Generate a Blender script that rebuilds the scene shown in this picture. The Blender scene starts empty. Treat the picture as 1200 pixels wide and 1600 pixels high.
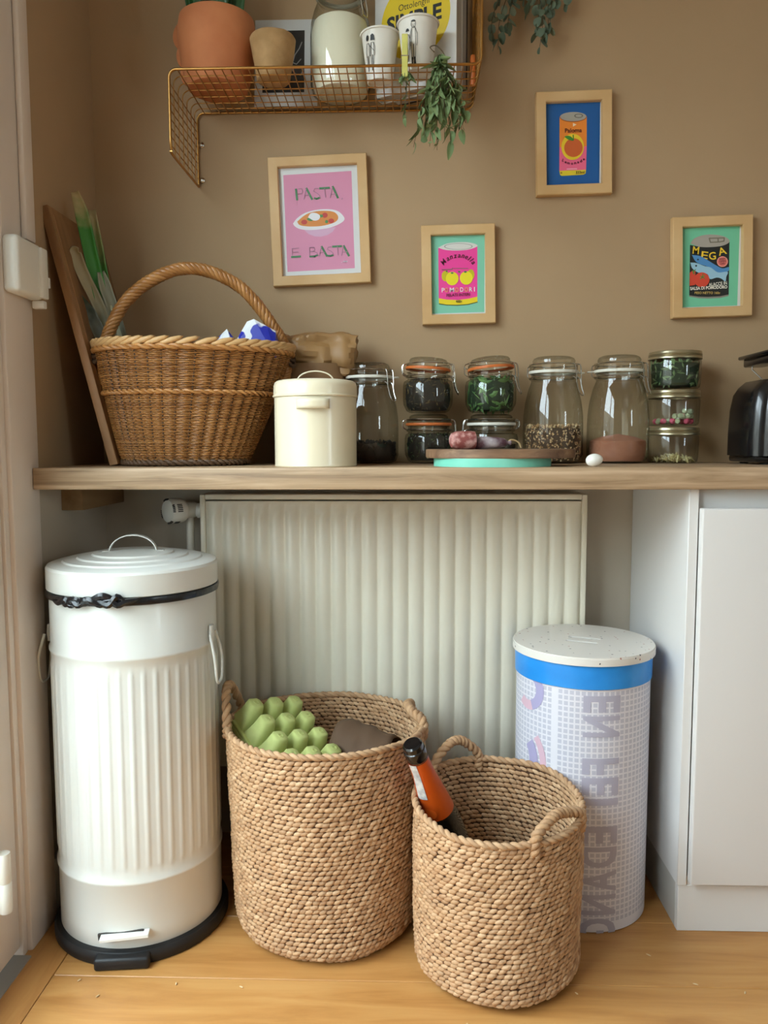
import bpy, bmesh, math, random
from mathutils import Vector, Matrix, Euler, noise
from mathutils.geometry import tessellate_polygon
PI = math.pi
R_ = math.radians
sc = bpy.context.scene
C = sc.collection
random.seed(7)

# ------------------------------------------------------------------ camera, sky, light, exposure
cam = bpy.data.cameras.new('camera')
cam.sensor_fit = 'VERTICAL'; cam.sensor_height = 36.0; cam.lens = 36.0 * 1230 / 1600
cam.clip_start = 0.02
camo = bpy.data.objects.new('camera', cam); C.objects.link(camo)
camo.matrix_world = (Matrix.Translation((0, 0, .978)) @ Matrix.Rotation(R_(1.76), 4, 'Z')
                     @ Matrix.Rotation(R_(90 - 5.02), 4, 'X') @ Matrix.Rotation(R_(-.12), 4, 'Z'))
sc.camera = camo
sc.view_settings.view_transform = 'Standard'
sc.view_settings.look = 'None'
sc.view_settings.gamma = 1
sc.view_settings.use_curve_mapping = False
sc.view_settings.exposure = -0.08
sc.cycles.transparent_max_bounces = 32
world = bpy.data.worlds.new('overcast_sky'); sc.world = world
world.use_nodes = True
bg = world.node_tree.nodes['Background']
bg.inputs[0].default_value = (.78, .90, 1.0, 1)
bg.inputs[1].default_value = 17.8

def portal(loc, rot, sx, sy):
    l = bpy.data.lights.new('daylight_opening', 'AREA'); l.shape = 'RECTANGLE'; l.size = sx; l.size_y = sy
    l.cycles.is_portal = True
    o = bpy.data.objects.new('daylight_opening', l); C.objects.link(o)
    o.location = loc; o.rotation_euler = rot
DOOR_Y0, DOOR_Y1, DOOR_Z1 = -.42, 1.42, 2.25
portal((-.86, (DOOR_Y0 + DOOR_Y1) / 2, DOOR_Z1 / 2), (0, R_(-90), 0), DOOR_Z1, DOOR_Y1 - DOOR_Y0)
WIN = (-1.6, -.9, 1.1, 2.0)                 # window in the right wall: y0, y1, z0, z1
portal((2.82, (WIN[0] + WIN[1]) / 2, (WIN[2] + WIN[3]) / 2), (0, R_(90), 0), WIN[3] - WIN[2], WIN[1] - WIN[0])

# ------------------------------------------------------------------ helpers
def lin(h):
    h = h.lstrip('#')
    o = []
    for i in (0, 2, 4):
        c = int(h[i:i + 2], 16) / 255
        o.append(c / 12.92 if c <= .04045 else ((c + .055) / 1.055) ** 2.4)
    return (*o, 1)

def mat(name, col, rough=.5, metal=0, col2=None, scale=8, stretch=(1, 1, 1), bump=0, bscale=None, spec=.5,
        coat=0, detail=4, contrast=(.35, .65), island=None, distort=0, subsurf=0):
    m = bpy.data.materials.new(name); m.use_nodes = True
    nt = m.node_tree; b = nt.nodes['Principled BSDF']
    b.inputs['Base Color'].default_value = lin(col)
    b.inputs['Roughness'].default_value = rough
    b.inputs['Metallic'].default_value = metal
    b.inputs['Specular IOR Level'].default_value = spec
    b.inputs['Coat Weight'].default_value = coat
    tc = nt.nodes.new('ShaderNodeTexCoord')
    out = None
    if col2 or bump:
        mp = nt.nodes.new('ShaderNodeMapping'); mp.inputs['Scale'].default_value = stretch
        nt.links.new(tc.outputs['Object'], mp.inputs[0])
    if col2:
        n = nt.nodes.new('ShaderNodeTexNoise'); n.inputs['Scale'].default_value = scale
        n.inputs['Detail'].default_value = detail; n.inputs['Distortion'].default_value = distort
        nt.links.new(mp.outputs[0], n.inputs['Vector'])
        r = nt.nodes.new('ShaderNodeValToRGB')
        r.color_ramp.elements[0].position, r.color_ramp.elements[1].position = contrast
        r.color_ramp.elements[0].color = lin(col); r.color_ramp.elements[1].color = lin(col2)
        nt.links.new(n.outputs[0], r.inputs[0])
        out = r.outputs[0]
    if island:
        g = nt.nodes.new('ShaderNodeNewGeometry')
        r2 = nt.nodes.new('ShaderNodeValToRGB')
        els = r2.color_ramp.elements
        while len(els) < len(island): els.new(.5)
        for i, c in enumerate(island):
            els[i].position = i / (len(island) - 1); els[i].color = lin(c)
        nt.links.new(g.outputs['Random Per Island'], r2.inputs[0])
        if out:
            mx = nt.nodes.new('ShaderNodeMix'); mx.data_type = 'RGBA'; mx.inputs[0].default_value = .5
            nt.links.new(out, mx.inputs[6]); nt.links.new(r2.outputs[0], mx.inputs[7]); out = mx.outputs[2]
        else: out = r2.outputs[0]
    if out: nt.links.new(out, b.inputs['Base Color'])
    if bump:
        n2 = nt.nodes.new('ShaderNodeTexNoise'); n2.inputs['Scale'].default_value = bscale or scale
        n2.inputs['Detail'].default_value = detail
        nt.links.new(mp.outputs[0], n2.inputs['Vector'])
        bp = nt.nodes.new('ShaderNodeBump'); bp.inputs['Strength'].default_value = bump; bp.inputs['Distance'].default_value = .002
        nt.links.new(n2.outputs[0], bp.inputs['Height']); nt.links.new(bp.outputs[0], b.inputs['Normal'])
    return m

def glassmat(name, tint, edge, refl=.08, rough=.02):
    """thin-walled glass: light passes straight through, more absorbed and reflected where the wall is seen edge-on"""
    m = bpy.data.materials.new(name); m.use_nodes = True
    nt = m.node_tree; nt.nodes.remove(nt.nodes['Principled BSDF']); out = nt.nodes['Material Output']
    lw = nt.nodes.new('ShaderNodeLayerWeight'); lw.inputs[0].default_value = .15
    mc = nt.nodes.new('ShaderNodeMix'); mc.data_type = 'RGBA'
    mc.inputs[6].default_value = lin(tint); mc.inputs[7].default_value = lin(edge)
    nt.links.new(lw.outputs['Facing'], mc.inputs[0])
    t = nt.nodes.new('ShaderNodeBsdfTransparent'); nt.links.new(mc.outputs[2], t.inputs[0])
    g = nt.nodes.new('ShaderNodeBsdfGlossy'); g.inputs['Roughness'].default_value = rough
    l2 = nt.nodes.new('ShaderNodeLayerWeight'); l2.inputs[0].default_value = .5
    pw = nt.nodes.new('ShaderNodeMath'); pw.operation = 'POWER'; pw.inputs[1].default_value = 4.0
    nt.links.new(l2.outputs['Facing'], pw.inputs[0])
    ad = nt.nodes.new('ShaderNodeMath'); ad.operation = 'MULTIPLY_ADD'; ad.inputs[1].default_value = .6; ad.inputs[2].default_value = refl
    nt.links.new(pw.outputs[0], ad.inputs[0])
    mx = nt.nodes.new('ShaderNodeMixShader')
    nt.links.new(ad.outputs[0], mx.inputs[0]); nt.links.new(t.outputs[0], mx.inputs[1]); nt.links.new(g.outputs[0], mx.inputs[2])
    nt.links.new(mx.outputs[0], out.inputs[0])
    return m

def emp(name, label=None, cat=None, loc=(0, 0, 0), rot=(0, 0, 0), group=None, kind=None):
    o = bpy.data.objects.new(name, None); C.objects.link(o)
    o.empty_display_size = .02
    o.location = loc; o.rotation_euler = rot
    return tag(o, label, cat, group, kind)

def tag(o, label=None, cat=None, group=None, kind=None):
    if label: o['label'] = label
    if cat: o['category'] = cat
    if group: o['group'] = group
    if kind: o['kind'] = kind
    return o

class MB:
    def __init__(s): s.v = []; s.f = []; s.m = []
    def add(s, vs, fs, m=0, M=None):
        b = len(s.v)
        s.v += [tuple(M @ Vector(v)) if M else tuple(v) for v in vs]
        s.f += [tuple(i + b for i in f) for f in fs]; s.m += [m] * len(fs)
        return s
    def box(s, lo, hi, bev=0, seg=2, m=0, M=None):
        bm = bmesh.new(); bmesh.ops.create_cube(bm, size=1)
        for v in bm.verts:
            for k in range(3): v.co[k] = (lo[k] + hi[k]) / 2 + v.co[k] * (hi[k] - lo[k])
        if bev: bmesh.ops.bevel(bm, geom=bm.edges[:], offset=bev, segments=seg, profile=.5, affect='EDGES')
        bm.verts.index_update()
        s.add([v.co.copy() for v in bm.verts], [[v.index for v in f.verts] for f in bm.faces], m, M); bm.free()
        return s
    def lathe(s, prof, seg=48, m=0, M=None, sx=1, sy=1, rf=None, a0=0, a1=2 * PI, cap=True):
        full = abs(a1 - a0 - 2 * PI) < 1e-6
        n = seg if full else seg + 1
        vs, fs, rows = [], [], []
        for r, z in prof:
            if r <= 1e-7:
                rows.append([len(vs)] * n); vs.append((0, 0, z)); continue
            row = []
            for j in range(n):
                a = a0 + (a1 - a0) * j / seg
                rr = rf(r, a, z) if rf else r
                row.append(len(vs)); vs.append((rr * math.cos(a) * sx, rr * math.sin(a) * sy, z))
            rows.append(row)
        for i in range(len(rows) - 1):
            A, B = rows[i], rows[i + 1]
            for j in range(seg):
                k = (j + 1) % n
                q = [A[j], A[k], B[k], B[j]]
                q2 = []
                for t in q:
                    if t not in q2: q2.append(t)
                if len(q2) > 2: fs.append(q2)
        return s.add(vs, fs, m, M)
    def tube(s, pts, r, seg=8, closed=False, m=0, M=None, flat=1):
        pts = [Vector(p) for p in pts]; n = len(pts)
        rs = r if isinstance(r, (list, tuple)) else [r] * n
        vs, fs = [], []
        up = None
        for i, p in enumerate(pts):
            if closed: t = pts[(i + 1) % n] - pts[i - 1]
            else: t = pts[min(i + 1, n - 1)] - pts[max(i - 1, 0)]
            t.normalize()
            if up is None:
                up = Vector((0, 0, 1)) if abs(t.z) < .9 else Vector((1, 0, 0))
            x = up.cross(t)
            if x.length < 1e-4: x = Vector((1, 0, 0)).cross(t)
            x.normalize(); up = t.cross(x)
            for j in range(seg):
                a = 2 * PI * j / seg
                vs.append(p + (x * math.cos(a) + up * math.sin(a) * flat) * rs[i])
        for i in range(n if closed else n - 1):
            k = (i + 1) % n
            for j in range(seg):
                l = (j + 1) % seg
                fs.append((i * seg + j, i * seg + l, k * seg + l, k * seg + j))
        if not closed:
            fs.append(tuple(range(seg - 1, -1, -1))); fs.append(tuple((n - 1) * seg + j for j in range(seg)))
        return s.add(vs, fs, m, M)
    def prism(s, poly, z0, z1, m=0, M=None, holes=()):
        loops = [list(poly)] + [list(h) for h in holes]
        flat = [p for l in loops for p in l]; n = len(flat)
        tris = tessellate_polygon([[Vector((p[0], p[1], 0)) for p in l] for l in loops])
        vs = [(p[0], p[1], z0) for p in flat] + [(p[0], p[1], z1) for p in flat]
        fs = [tuple(t) for t in tris] + [tuple(i + n for i in reversed(t)) for t in tris]
        b = 0
        for l in loops:
            k = len(l)
            for i in range(k): j = (i + 1) % k; fs.append((b + i, b + j, b + j + n, b + i + n))
            b += k
        return s.add(vs, fs, m, M)
    def grid(s, fn, nu, nv, m=0, M=None):
        vs = [fn(i / nu, j / nv) for j in range(nv + 1) for i in range(nu + 1)]
        fs = [(j * (nu + 1) + i, j * (nu + 1) + i + 1, (j + 1) * (nu + 1) + i + 1, (j + 1) * (nu + 1) + i) for j in range(nv) for i in range(nu)]
        return s.add(vs, fs, m, M)
    def lobe(s, p, d, u, L, r, seg=5, m=0, flat=.8):
        """a short strand: spindle at p along d"""
        d = Vector(d).normalized(); x = d.cross(Vector(u)).normalized(); y = d.cross(x); p = Vector(p)
        vs = [p - d * L / 2]
        for t, k in ((-.3, .8), (.05, 1), (.33, .7)):
            for j in range(seg):
                a = 2 * PI * j / seg
                vs.append(p + d * L * t + (x * math.cos(a) + y * math.sin(a) * flat) * r * k)
        vs.append(p + d * L / 2)
        fs = []
        for j in range(seg):
            k = (j + 1) % seg
            fs.append((0, 1 + k, 1 + j))
            for q in range(2): fs.append((1 + q * seg + j, 1 + q * seg + k, 1 + (q + 1) * seg + k, 1 + (q + 1) * seg + j))
            fs.append((1 + 2 * seg + j, 1 + 2 * seg + k, 1 + 3 * seg))
        return s.add(vs, fs, m)
    def mesh(s, name, mats, smooth=True, angle=40):
        me = bpy.data.meshes.new(name); me.from_pydata(s.v, [], s.f)
        for x in (mats if isinstance(mats, (list, tuple)) else [mats]): me.materials.append(x)
        if any(s.m): me.polygons.foreach_set('material_index', s.m)
        bm = bmesh.new(); bm.from_mesh(me); bmesh.ops.recalc_face_normals(bm, faces=bm.faces); bm.to_mesh(me); bm.free()
        if smooth:
            me.shade_smooth(); me.set_sharp_from_angle(angle=R_(angle))
        me.update(); return me
    def build(s, name, mats, parent=None, smooth=True, angle=40, loc=None, rot=None):
        return put(name, s.mesh(name, mats, smooth, angle), parent, loc, rot)

def put(name, me, parent=None, loc=None, rot=None, M=None):
    o = bpy.data.objects.new(name, me); C.objects.link(o)
    if parent: o.parent = parent
    if loc: o.location = loc
    if rot: o.rotation_euler = rot
    if M: o.matrix_local = M
    return o

def struct(name, mb, mats, smooth=False, label=None):
    o = mb.build(name, mats, None, smooth); o['kind'] = 'structure'
    if label: o['label'] = label
    return o

_tc = {}
def text2d(body, bold=0.0, shear=0.0):
    """verts and faces of flat lettering, cap height 1, left at 0, width returned"""
    key = (body, bold, shear)
    if key in _tc: return _tc[key]
    cu = bpy.data.curves.new('t', 'FONT'); cu.body = body; cu.size = 1; cu.offset = bold; cu.shear = shear; cu.resolution_u = 3
    o = bpy.data.objects.new('t', cu); C.objects.link(o)
    bpy.context.view_layer.update()
    me = bpy.data.meshes.new_from_object(o.evaluated_get(bpy.context.evaluated_depsgraph_get()))
    vs = [(v.co.x, v.co.y) for v in me.vertices]; fs = [tuple(p.vertices) for p in me.polygons]
    bpy.data.objects.remove(o); bpy.data.curves.remove(cu); bpy.data.meshes.remove(me)
    x0 = min(v[0] for v in vs); x1 = max(v[0] for v in vs); k = 1 / .70
    vs = [((v[0] - x0) * k, v[1] * k) for v in vs]
    _tc[key] = (vs, fs, (x1 - x0) * k); return _tc[key]

def stroke_quads(pts, w):
    """polyline with width -> list of quads (2d)"""
    out = []
    for (a, b) in zip(pts[:-1], pts[1:]):
        dx, dy = b[0] - a[0], b[1] - a[1]; l = math.hypot(dx, dy) or 1
        nx, ny = -dy / l * w / 2, dx / l * w / 2; ex, ey = dx / l * w * .2, dy / l * w * .2
        out.append([(a[0] + nx - ex, a[1] + ny - ey), (b[0] + nx + ex, b[1] + ny + ey), (b[0] - nx + ex, b[1] - ny + ey), (a[0] - nx - ex, a[1] - ny - ey)])
    return out

def ell(cx, cy, rx, ry, n=28, a0=0, a1=2 * PI, rot=0):
    full = abs(a1 - a0 - 2 * PI) < 1e-6
    P = []
    for i in range(n if full else n + 1):
        a = a0 + (a1 - a0) * i / n
        x, y = rx * math.cos(a), ry * math.sin(a)
        P.append((cx + x * math.cos(rot) - y * math.sin(rot), cy + x * math.sin(rot) + y * math.cos(rot)))
    return P

def bez(*p, n=12):
    """smooth curve through points (Catmull-Rom)"""
    p = [Vector(q) for q in p]; out = []
    q = [p[0] * 2 - p[1]] + p + [p[-1] * 2 - p[-2]]
    for i in range(1, len(q) - 2):
        for k in range(n):
            t = k / n
            out.append(.5 * ((2 * q[i]) + (q[i + 1] - q[i - 1]) * t + (2 * q[i - 1] - 5 * q[i] + 4 * q[i + 1] - q[i + 2]) * t * t + (3 * q[i] - q[i - 1] - 3 * q[i + 1] + q[i + 2]) * t ** 3))
    out.append(p[-1]); return out

# ------------------------------------------------------------------ materials
M_ = {}
M_['taupe'] = mat('taupe_wall_paint', '#ac8e6b', .75, col2='#b19370', scale=3, bump=.12, bscale=180)
M_['lower'] = mat('offwhite_wall_paint', '#bfb2a0', .8, bump=.1, bscale=150)
M_['white_room'] = mat('white_room_paint', '#d9d3c8', .8)
M_['casing'] = mat('mauve_white_gloss_paint', '#ded0c4', .5)
M_['oak_floor'] = None
M_['laminate'] = None
M_['cab'] = mat('white_cabinet_lacquer', '#dfdcd9', .35)
M_['cab_door'] = mat('white_matt_door', '#d8d3cf', .55)
M_['radiator'] = mat('cream_radiator_enamel', '#e6dfcd', .35, col2='#e1d9c5', scale=5)
M_['bin'] = mat('cream_bin_enamel', '#dbdad4', .33, col2='#d7d5cd', scale=6, coat=.2)
M_['cream'] = mat('cream_enamel', '#e2d6ba', .28, coat=.2)
M_['black_rubber'] = mat('black_rubber', '#151517', .5)
M_['black_film'] = mat('black_bag_film', '#121216', .25, bump=.5, bscale=60)
M_['chrome'] = mat('steel_wire', '#c9c7c2', .22, 1)
M_['white_plastic'] = mat('white_plastic', '#e6e2d8', .35)
M_['dark_slot'] = mat('dark_recess', '#3a3632', .7)
M_['brass'] = mat('brass_wire', '#b98a4e', .28, 1)
M_['pine'] = mat('pale_pine', '#dab685', .5, col2='#cba06a', scale=6, stretch=(1, 1, 1), bump=.08, bscale=60)
M_['terracotta'] = mat('terracotta', '#c47a4c', .8, col2='#b76d42', scale=14, bump=.1, bscale=80)
M_['glass'] = glassmat('jar_glass', '#fcfdfa', '#868b81', .065)
M_['lidglass'] = glassmat('lid_glass', '#f8f9f6', '#8c9288', .06)
M_['pane'] = glassmat('window_glass', '#fafcfb', '#dfe8e4', .05)
M_['orange_seal'] = mat('orange_rubber', '#c8692c', .5)
M_['white_seal'] = mat('white_rubber', '#ddd8ca', .5)

def wood_mat(name, c1, c2, c3, axis='X', scale=4, rough=.45, stretch=14, bump=.1, seam=None):
    m = bpy.data.materials.new(name); m.use_nodes = True; nt = m.node_tree; b = nt.nodes['Principled BSDF']
    tc = nt.nodes.new('ShaderNodeTexCoord'); mp = nt.nodes.new('ShaderNodeMapping')
    oi = nt.nodes.new('ShaderNodeObjectInfo')
    k = {'X': (1, stretch, stretch), 'Y': (stretch, 1, stretch), 'Z': (stretch, stretch, 1)}[axis]
    mp.inputs['Scale'].default_value = k
    nt.links.new(tc.outputs['Object'], mp.inputs[0])
    ad = nt.nodes.new('ShaderNodeVectorMath'); ad.operation = 'MULTIPLY_ADD'
    cb = nt.nodes.new('ShaderNodeCombineXYZ')
    for i in range(3): nt.links.new(oi.outputs['Random'], cb.inputs[i])
    ad.inputs[1].default_value = (37, 23, 51)
    nt.links.new(cb.outputs[0], ad.inputs[0]); nt.links.new(mp.outputs[0], ad.inputs[2])
    n = nt.nodes.new('ShaderNodeTexNoise'); n.inputs['Scale'].default_value = scale; n.inputs['Detail'].default_value = 6
    n.inputs['Roughness'].default_value = .6; n.inputs['Distortion'].default_value = .6
    nt.links.new(ad.outputs[0], n.inputs['Vector'])
    r = nt.nodes.new('ShaderNodeValToRGB'); e = r.color_ramp.elements
    e[0].position = .3; e[0].color = lin(c1); e[1].position = .7; e[1].color = lin(c3); q = e.new(.5); q.color = lin(c2)
    nt.links.new(n.outputs[0], r.inputs[0]); nt.links.new(r.outputs[0], b.inputs['Base Color'])
    bp = nt.nodes.new('ShaderNodeBump'); bp.inputs['Strength'].default_value = bump; bp.inputs['Distance'].default_value = .001
    nt.links.new(n.outputs[0], bp.inputs['Height']); nt.links.new(bp.outputs[0], b.inputs['Normal'])
    b.inputs['Roughness'].default_value = rough
    return m
M_['oak_floor'] = wood_mat('oak_plank', '#a9733c', '#bc864b', '#c69458', 'X', 3.2, .38, 9, .08)
M_['oak_floor_y'] = wood_mat('oak_plank_border', '#a9733c', '#ba8349', '#c49256', 'Y', 3.2, .38, 9, .08)
M_['laminate'] = wood_mat('oak_laminate', '#7c6247', '#a58868', '#c0a384', 'X', 3.0, .5, 22, .12)
M_['oldboard'] = wood_mat('brown_board_wood', '#7d5533', '#946a43', '#a87d54', 'Z', 3, .5, 9, .1)
M_['acacia'] = wood_mat('acacia_board', '#5d4230', '#806047', '#a07f5f', 'X', 5, .5, 6, .1)
M_['batten'] = wood_mat('batten_wood', '#7d5f3d', '#8d6d48', '#9a7a54', 'Y', 3, .55, 9, .1)

# ------------------------------------------------------------------ the room
WX, WY, TOP = -.739, 1.897, .931           # left wall plane, back wall plane, counter height
XR, YB, ZC = 2.7, -3.0, 2.55
# floor: sub floor + planks running along the counter, a border plank along the door wall
fl = struct('floor', MB().box((WX - .3, YB, -.06), (XR, WY + .1, -.012)), mat('subfloor_dark', '#33261a', .9), label='oak plank floor')
seams = [1.354 - .19 * k for k in range(-3, 24)]
bx = -.655
for i in range(len(seams) - 1):
    y1, y0 = seams[i], seams[i + 1]
    if y0 > WY: continue
    y1 = min(y1, WY + .02)
    cuts = [bx] + ([.95, 2.2] if i % 2 else [1.6]) + [XR]
    if y1 < .6: cuts = [bx, XR]
    for a, b in zip(cuts[:-1], cuts[1:]):
        me = MB().box((a + .0006, y0 + .0006, -.012), (b - .0006, y1 - .0006, 0), .0012, 1)
        me.build('plank', M_['oak_floor'], fl, True, 30)
MB().box((WX + .0, YB, -.012), (bx - .0006, WY + .02, 0), .0012, 1).build('plank', M_['oak_floor_y'], fl, True, 30)

wb = MB()
wb.box((WX - .12, WY, TOP - .02), (XR + .1, WY + .1, ZC), m=0)
wb.box((WX - .12, WY, -.05), (XR + .1, WY + .1, TOP - .02), m=1)
struct('wall_back', wb, [M_['taupe'], M_['lower']], label='taupe painted back wall, off-white below the counter')
wl = MB()
wl.box((WX - .12, 1.53, TOP - .02), (WX, WY, ZC), m=0)
wl.box((WX - .12, 1.53, -.05), (WX, WY, TOP - .02), m=1)
struct('wall_left', wl, [M_['taupe'], M_['lower']], label='taupe painted side wall beside the glazed door')
we = MB()
we.box((WX - .12, YB, -.05), (WX, DOOR_Y0, ZC)).box((WX - .12, DOOR_Y0, DOOR_Z1), (WX, 1.53, ZC))
struct('wall_door', we, M_['white_room'], label='wall around and above the glazed door')
struct('ceiling', MB().box((WX - .12, YB - .1, ZC), (XR + .1, WY + .1, ZC + .1)), M_['white_room'], label='white ceiling')
wr = MB()
wr.box((XR, YB - .1, -.05), (XR + .1, WIN[0], ZC)).box((XR, WIN[1], -.05), (XR + .1, WY, ZC))
wr.box((XR, WIN[0], -.05), (XR + .1, WIN[1], WIN[2])).box((XR, WIN[0], WIN[3]), (XR + .1, WIN[1], ZC))
struct('wall_right', wr, M_['white_room'], label='white side wall with a window')
struct('wall_rear', MB().box((WX - .12, YB - .1, -.05), (XR + .1, YB, ZC)), M_['white_room'], label='white rear wall')
w1 = emp('window_1', kind='structure', label='side window', loc=(XR + .05, (WIN[0] + WIN[1]) / 2, WIN[2]))
ww, wh = WIN[1] - WIN[0], WIN[3] - WIN[2]
for a in (((-.03, -ww / 2, 0), (.03, -ww / 2 + .06, wh)), ((-.03, ww / 2 - .06, 0), (.03, ww / 2, wh)), ((-.03, -ww / 2 + .06, 0), (.03, ww / 2 - .06, .06)), ((-.03, -ww / 2 + .06, wh - .06), (.03, ww / 2 - .06, wh))):
    MB().box(*a, .004).build('window_frame', M_['casing'], w1)
MB().box((-.004, -ww / 2 + .05, .05), (.004, ww / 2 - .05, wh - .05)).build('window_pane', M_['pane'], w1, False)
g = struct('ground', MB().box((-9, -9, -.14), (WX - .12, 9, -.1)), mat('terrace_paving', '#8c8a84', .9), label='terrace outside the door')

struct('wall_sky_blocker', MB().box((-3.6, -7, -.1), (-3.4, 8, 2.05), .02), mat('sky_blocker_render', '#9b958a', .9), label='unseen wall added outside to block the low sky light')  # unseen blocker added beyond the door so daylight enters from higher up

# door casing, glazed door and its fittings
MB().box((-.80, 1.42, -.01), (-.726, 1.532, 2.36), .004)
tr = struct('trim_1', MB().box((-.80, 1.424, -.01), (-.7265, 1.532, 2.36), .004).box((-.80, 1.405, -.01), (-.735, 1.424, 2.36), .003), M_['casing'], True, label='painted door casing at the edge of the counter')
struct('trim_2', MB().box((-.80, DOOR_Y0 - .1, DOOR_Z1), (-.7265, 1.424, 2.36), .004), M_['casing'], True, label='painted door head')
d1 = emp('door_1', loc=(-.775, 1.4, 0), kind='structure', label='painted glazed terrace door with hinges')
dl = 1.81
for y0, y1 in ((-.105, .003), (-dl, -dl + .1), (-dl / 2 - .05, -dl / 2 + .05)):
    MB().box((-.02, y0, .02), (.036, y1, 2.23), .004).build('stile', M_['casing'], d1)
for y0, y1 in ((-dl / 2 + .05, -.105), (-dl + .1, -dl / 2 - .05)):
    for z0, z1 in ((.02, .16), (2.12, 2.23)): MB().box((-.02, y0, z0), (.035, y1, z1), .004).build('rail', M_['casing'], d1)
    MB().box((-.004, y0 - .01, .15), (.004, y1 + .01, 2.13)).build('glass_pane', M_['pane'], d1, False)
for z in (.195, 1.9):
    h = MB()
    h.lathe([(0, -.055), (.011, -.055), (.012, -.05), (.012, -.002), (.0105, 0), (.012, .002), (.012, .05), (.011, .055), (0, .055)], 20, M=Matrix.Translation((.053, -.075, z)))
    h.box((.034, -.085, z - .05), (.05, -.06, z + .05), .002)
    h.build('hinge', M_['white_plastic'], d1)
th = struct('trim_3', MB().box((-1.0, DOOR_Y0, -.05), (-.7195, 1.406, .003), .002), mat('grey_metal_threshold', '#9a9792', .5, .3), True, label='grey metal door threshold')
struct('baseboard_left', MB().box((WX, 1.533, 0), (WX + .012, WY, .125), .003), mat('grey_baseboard_paint', '#a69d92', .5), True, label='painted baseboard beside the casing')

# cable cover and white box on the casing
MB().box((-.7265, 1.494, 1.36), (-.714, 1.531, 2.33), .004).build('cable_cover', M_['casing'], tr)
sb = emp('alarm_box', 'white plastic box with a small latch fixed to the door casing', 'box', (-.7265, 1.47, 1.30))
MB().box((0, -.052, -.05), (.03, .048, .052), .009, 3).build('case', M_['white_plastic'], sb)
MB().box((.026, .030, -.047), (.036, .056, .047), .003).build('end_plate', M_['white_plastic'], sb)
MB().box((.028, .0555, -.022), (.034, .0605, .022), .0015).build('slot', M_['dark_slot'], sb)
MB().box((.027, .056, -.024), (.036, .064, -.004), .002).build('latch', M_['white_plastic'], sb)
MB().box((.006, .045, -.064), (.03, .058, -.0495), .002).build('mounting_tab', M_['white_plastic'], sb)

# ------------------------------------------------------------------ counter, batten, cabinet, radiator
ct = MB().box((-.7255, 1.50, .889), (XR - .3, WY, TOP), .0018, 2).build('countertop', M_['laminate'], None, True, 30)
tag(ct, 'long oak laminate countertop running along the taupe wall', 'countertop')
bt = MB().box((WX, 1.652, .836), (-.693, WY, .889), .001, 1).build('support_batten', M_['batten'])
tag(bt, 'wooden support batten under the countertop by the door casing', 'batten')

cb = emp('base_cabinet', 'white kitchen base cabinet with handleless door beside the radiator', 'cabinet', (.537, 1.517, 0))
MB().box((0, 0, .097), (.0185, .378, .889), .001, 1).build('side_panel', M_['cab'], cb)
MB().box((.0195, .004, .097), (1.2, .37, .115)).build('bottom_panel', M_['cab'], cb, False)
MB().box((.0195, .02, .115), (.03, .37, .83)).build('inner_panel', M_['cab'], cb, False)
MB().box((.0195, .018, .83), (1.2, .04, .889), .002).build('grip_rail', M_['cab'], cb)
MB().box((.019, -.021, .109), (.62, .0, .853), .003, 3).build('door', M_['cab_door'], cb, True, 30)
MB().box((.624, -.021, .109), (1.2, .0, .853), .003, 3).build('door', M_['cab_door'], cb, True, 30)
MB().box((.003, .003, 0), (1.2, .018, .0965), .001, 1).build('plinth', M_['cab'], cb)
MB().box((.003, .0185, 0), (.018, .378, .0965), .001, 1).build('plinth', mat('grey_plinth', '#bdb9b2', .5), cb)

rd = emp('radiator', 'cream ribbed panel radiator under the countertop', 'radiator', (-.0365, 1.801, .20))
RW, RH = .445, .660
prof = []   # rib cross section
x = -RW + .012; prof.append((x, .004))
n = 24; pitch = (2 * RW - .03) / n
for i in range(n):
    a = -RW + .015 + i * pitch
    for dx, dy in ((.0035, .0), (.0085, -.0075), (pitch - .0065, -.0075), (pitch - .0015, .0)): prof.append((a + dx, dy))
prof.append((RW - .012, .004))
zs = [.012, .035, .048, RH - .052, RH - .036, RH - .016]
def rib(i, zz):
    px, py = prof[i]
    return (px, py if 1 < zz < 4 else max(py, 0) if py > 0 else 0, zs[zz])
pm = MB()
pm.add([rib(i, j) for j in range(6) for i in range(len(prof))],
       [(j * len(prof) + i, j * len(prof) + i + 1, (j + 1) * len(prof) + i + 1, (j + 1) * len(prof) + i) for j in range(5) for i in range(len(prof) - 1)])
pm.build('panel', M_['radiator'], rd, True, 50)
MB().box((-RW + .005, .008, .01), (RW - .005, .03, RH - .015), .002).build('water_plate', M_['radiator'], rd)
MB().box((-RW + .005, .06, .01), (RW - .005, .075, RH - .015), .002).build('water_plate', M_['radiator'], rd)
MB().box((-RW, -.002, 0), (-RW + .0125, .082, RH), .003).build('side_cover', M_['radiator'], rd)
MB().box((RW - .0125, -.002, 0), (RW, .082, RH), .003).build('side_cover', M_['radiator'], rd)
MB().box((-RW + .0125, -.003, RH - .012), (RW - .0125, .082, RH + .001), .003).build('top_cover', M_['radiator'], rd)
for xx in (-.3, .3): MB().box((xx - .02, .075, .05), (xx + .02, .0955, .6), .002).build('wall_bracket', M_['radiator'], rd)
vv = MB()
Mv = Matrix.Translation((-.487, .02, .622)) @ Matrix.Rotation(R_(48), 4, 'Z') @ Matrix.Rotation(R_(-90), 4, 'Y')
vv.lathe([(0, -.03), (.017, -.03), (.019, -.025), (.0195, .0), (.026, .004), (.029, .012), (.029, .036), (.026, .044), (.018, .048), (0, .049)], 32, M=Mv)
vh = vv.build('valve_head', M_['white_plastic'], rd)
sl = MB()
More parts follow.
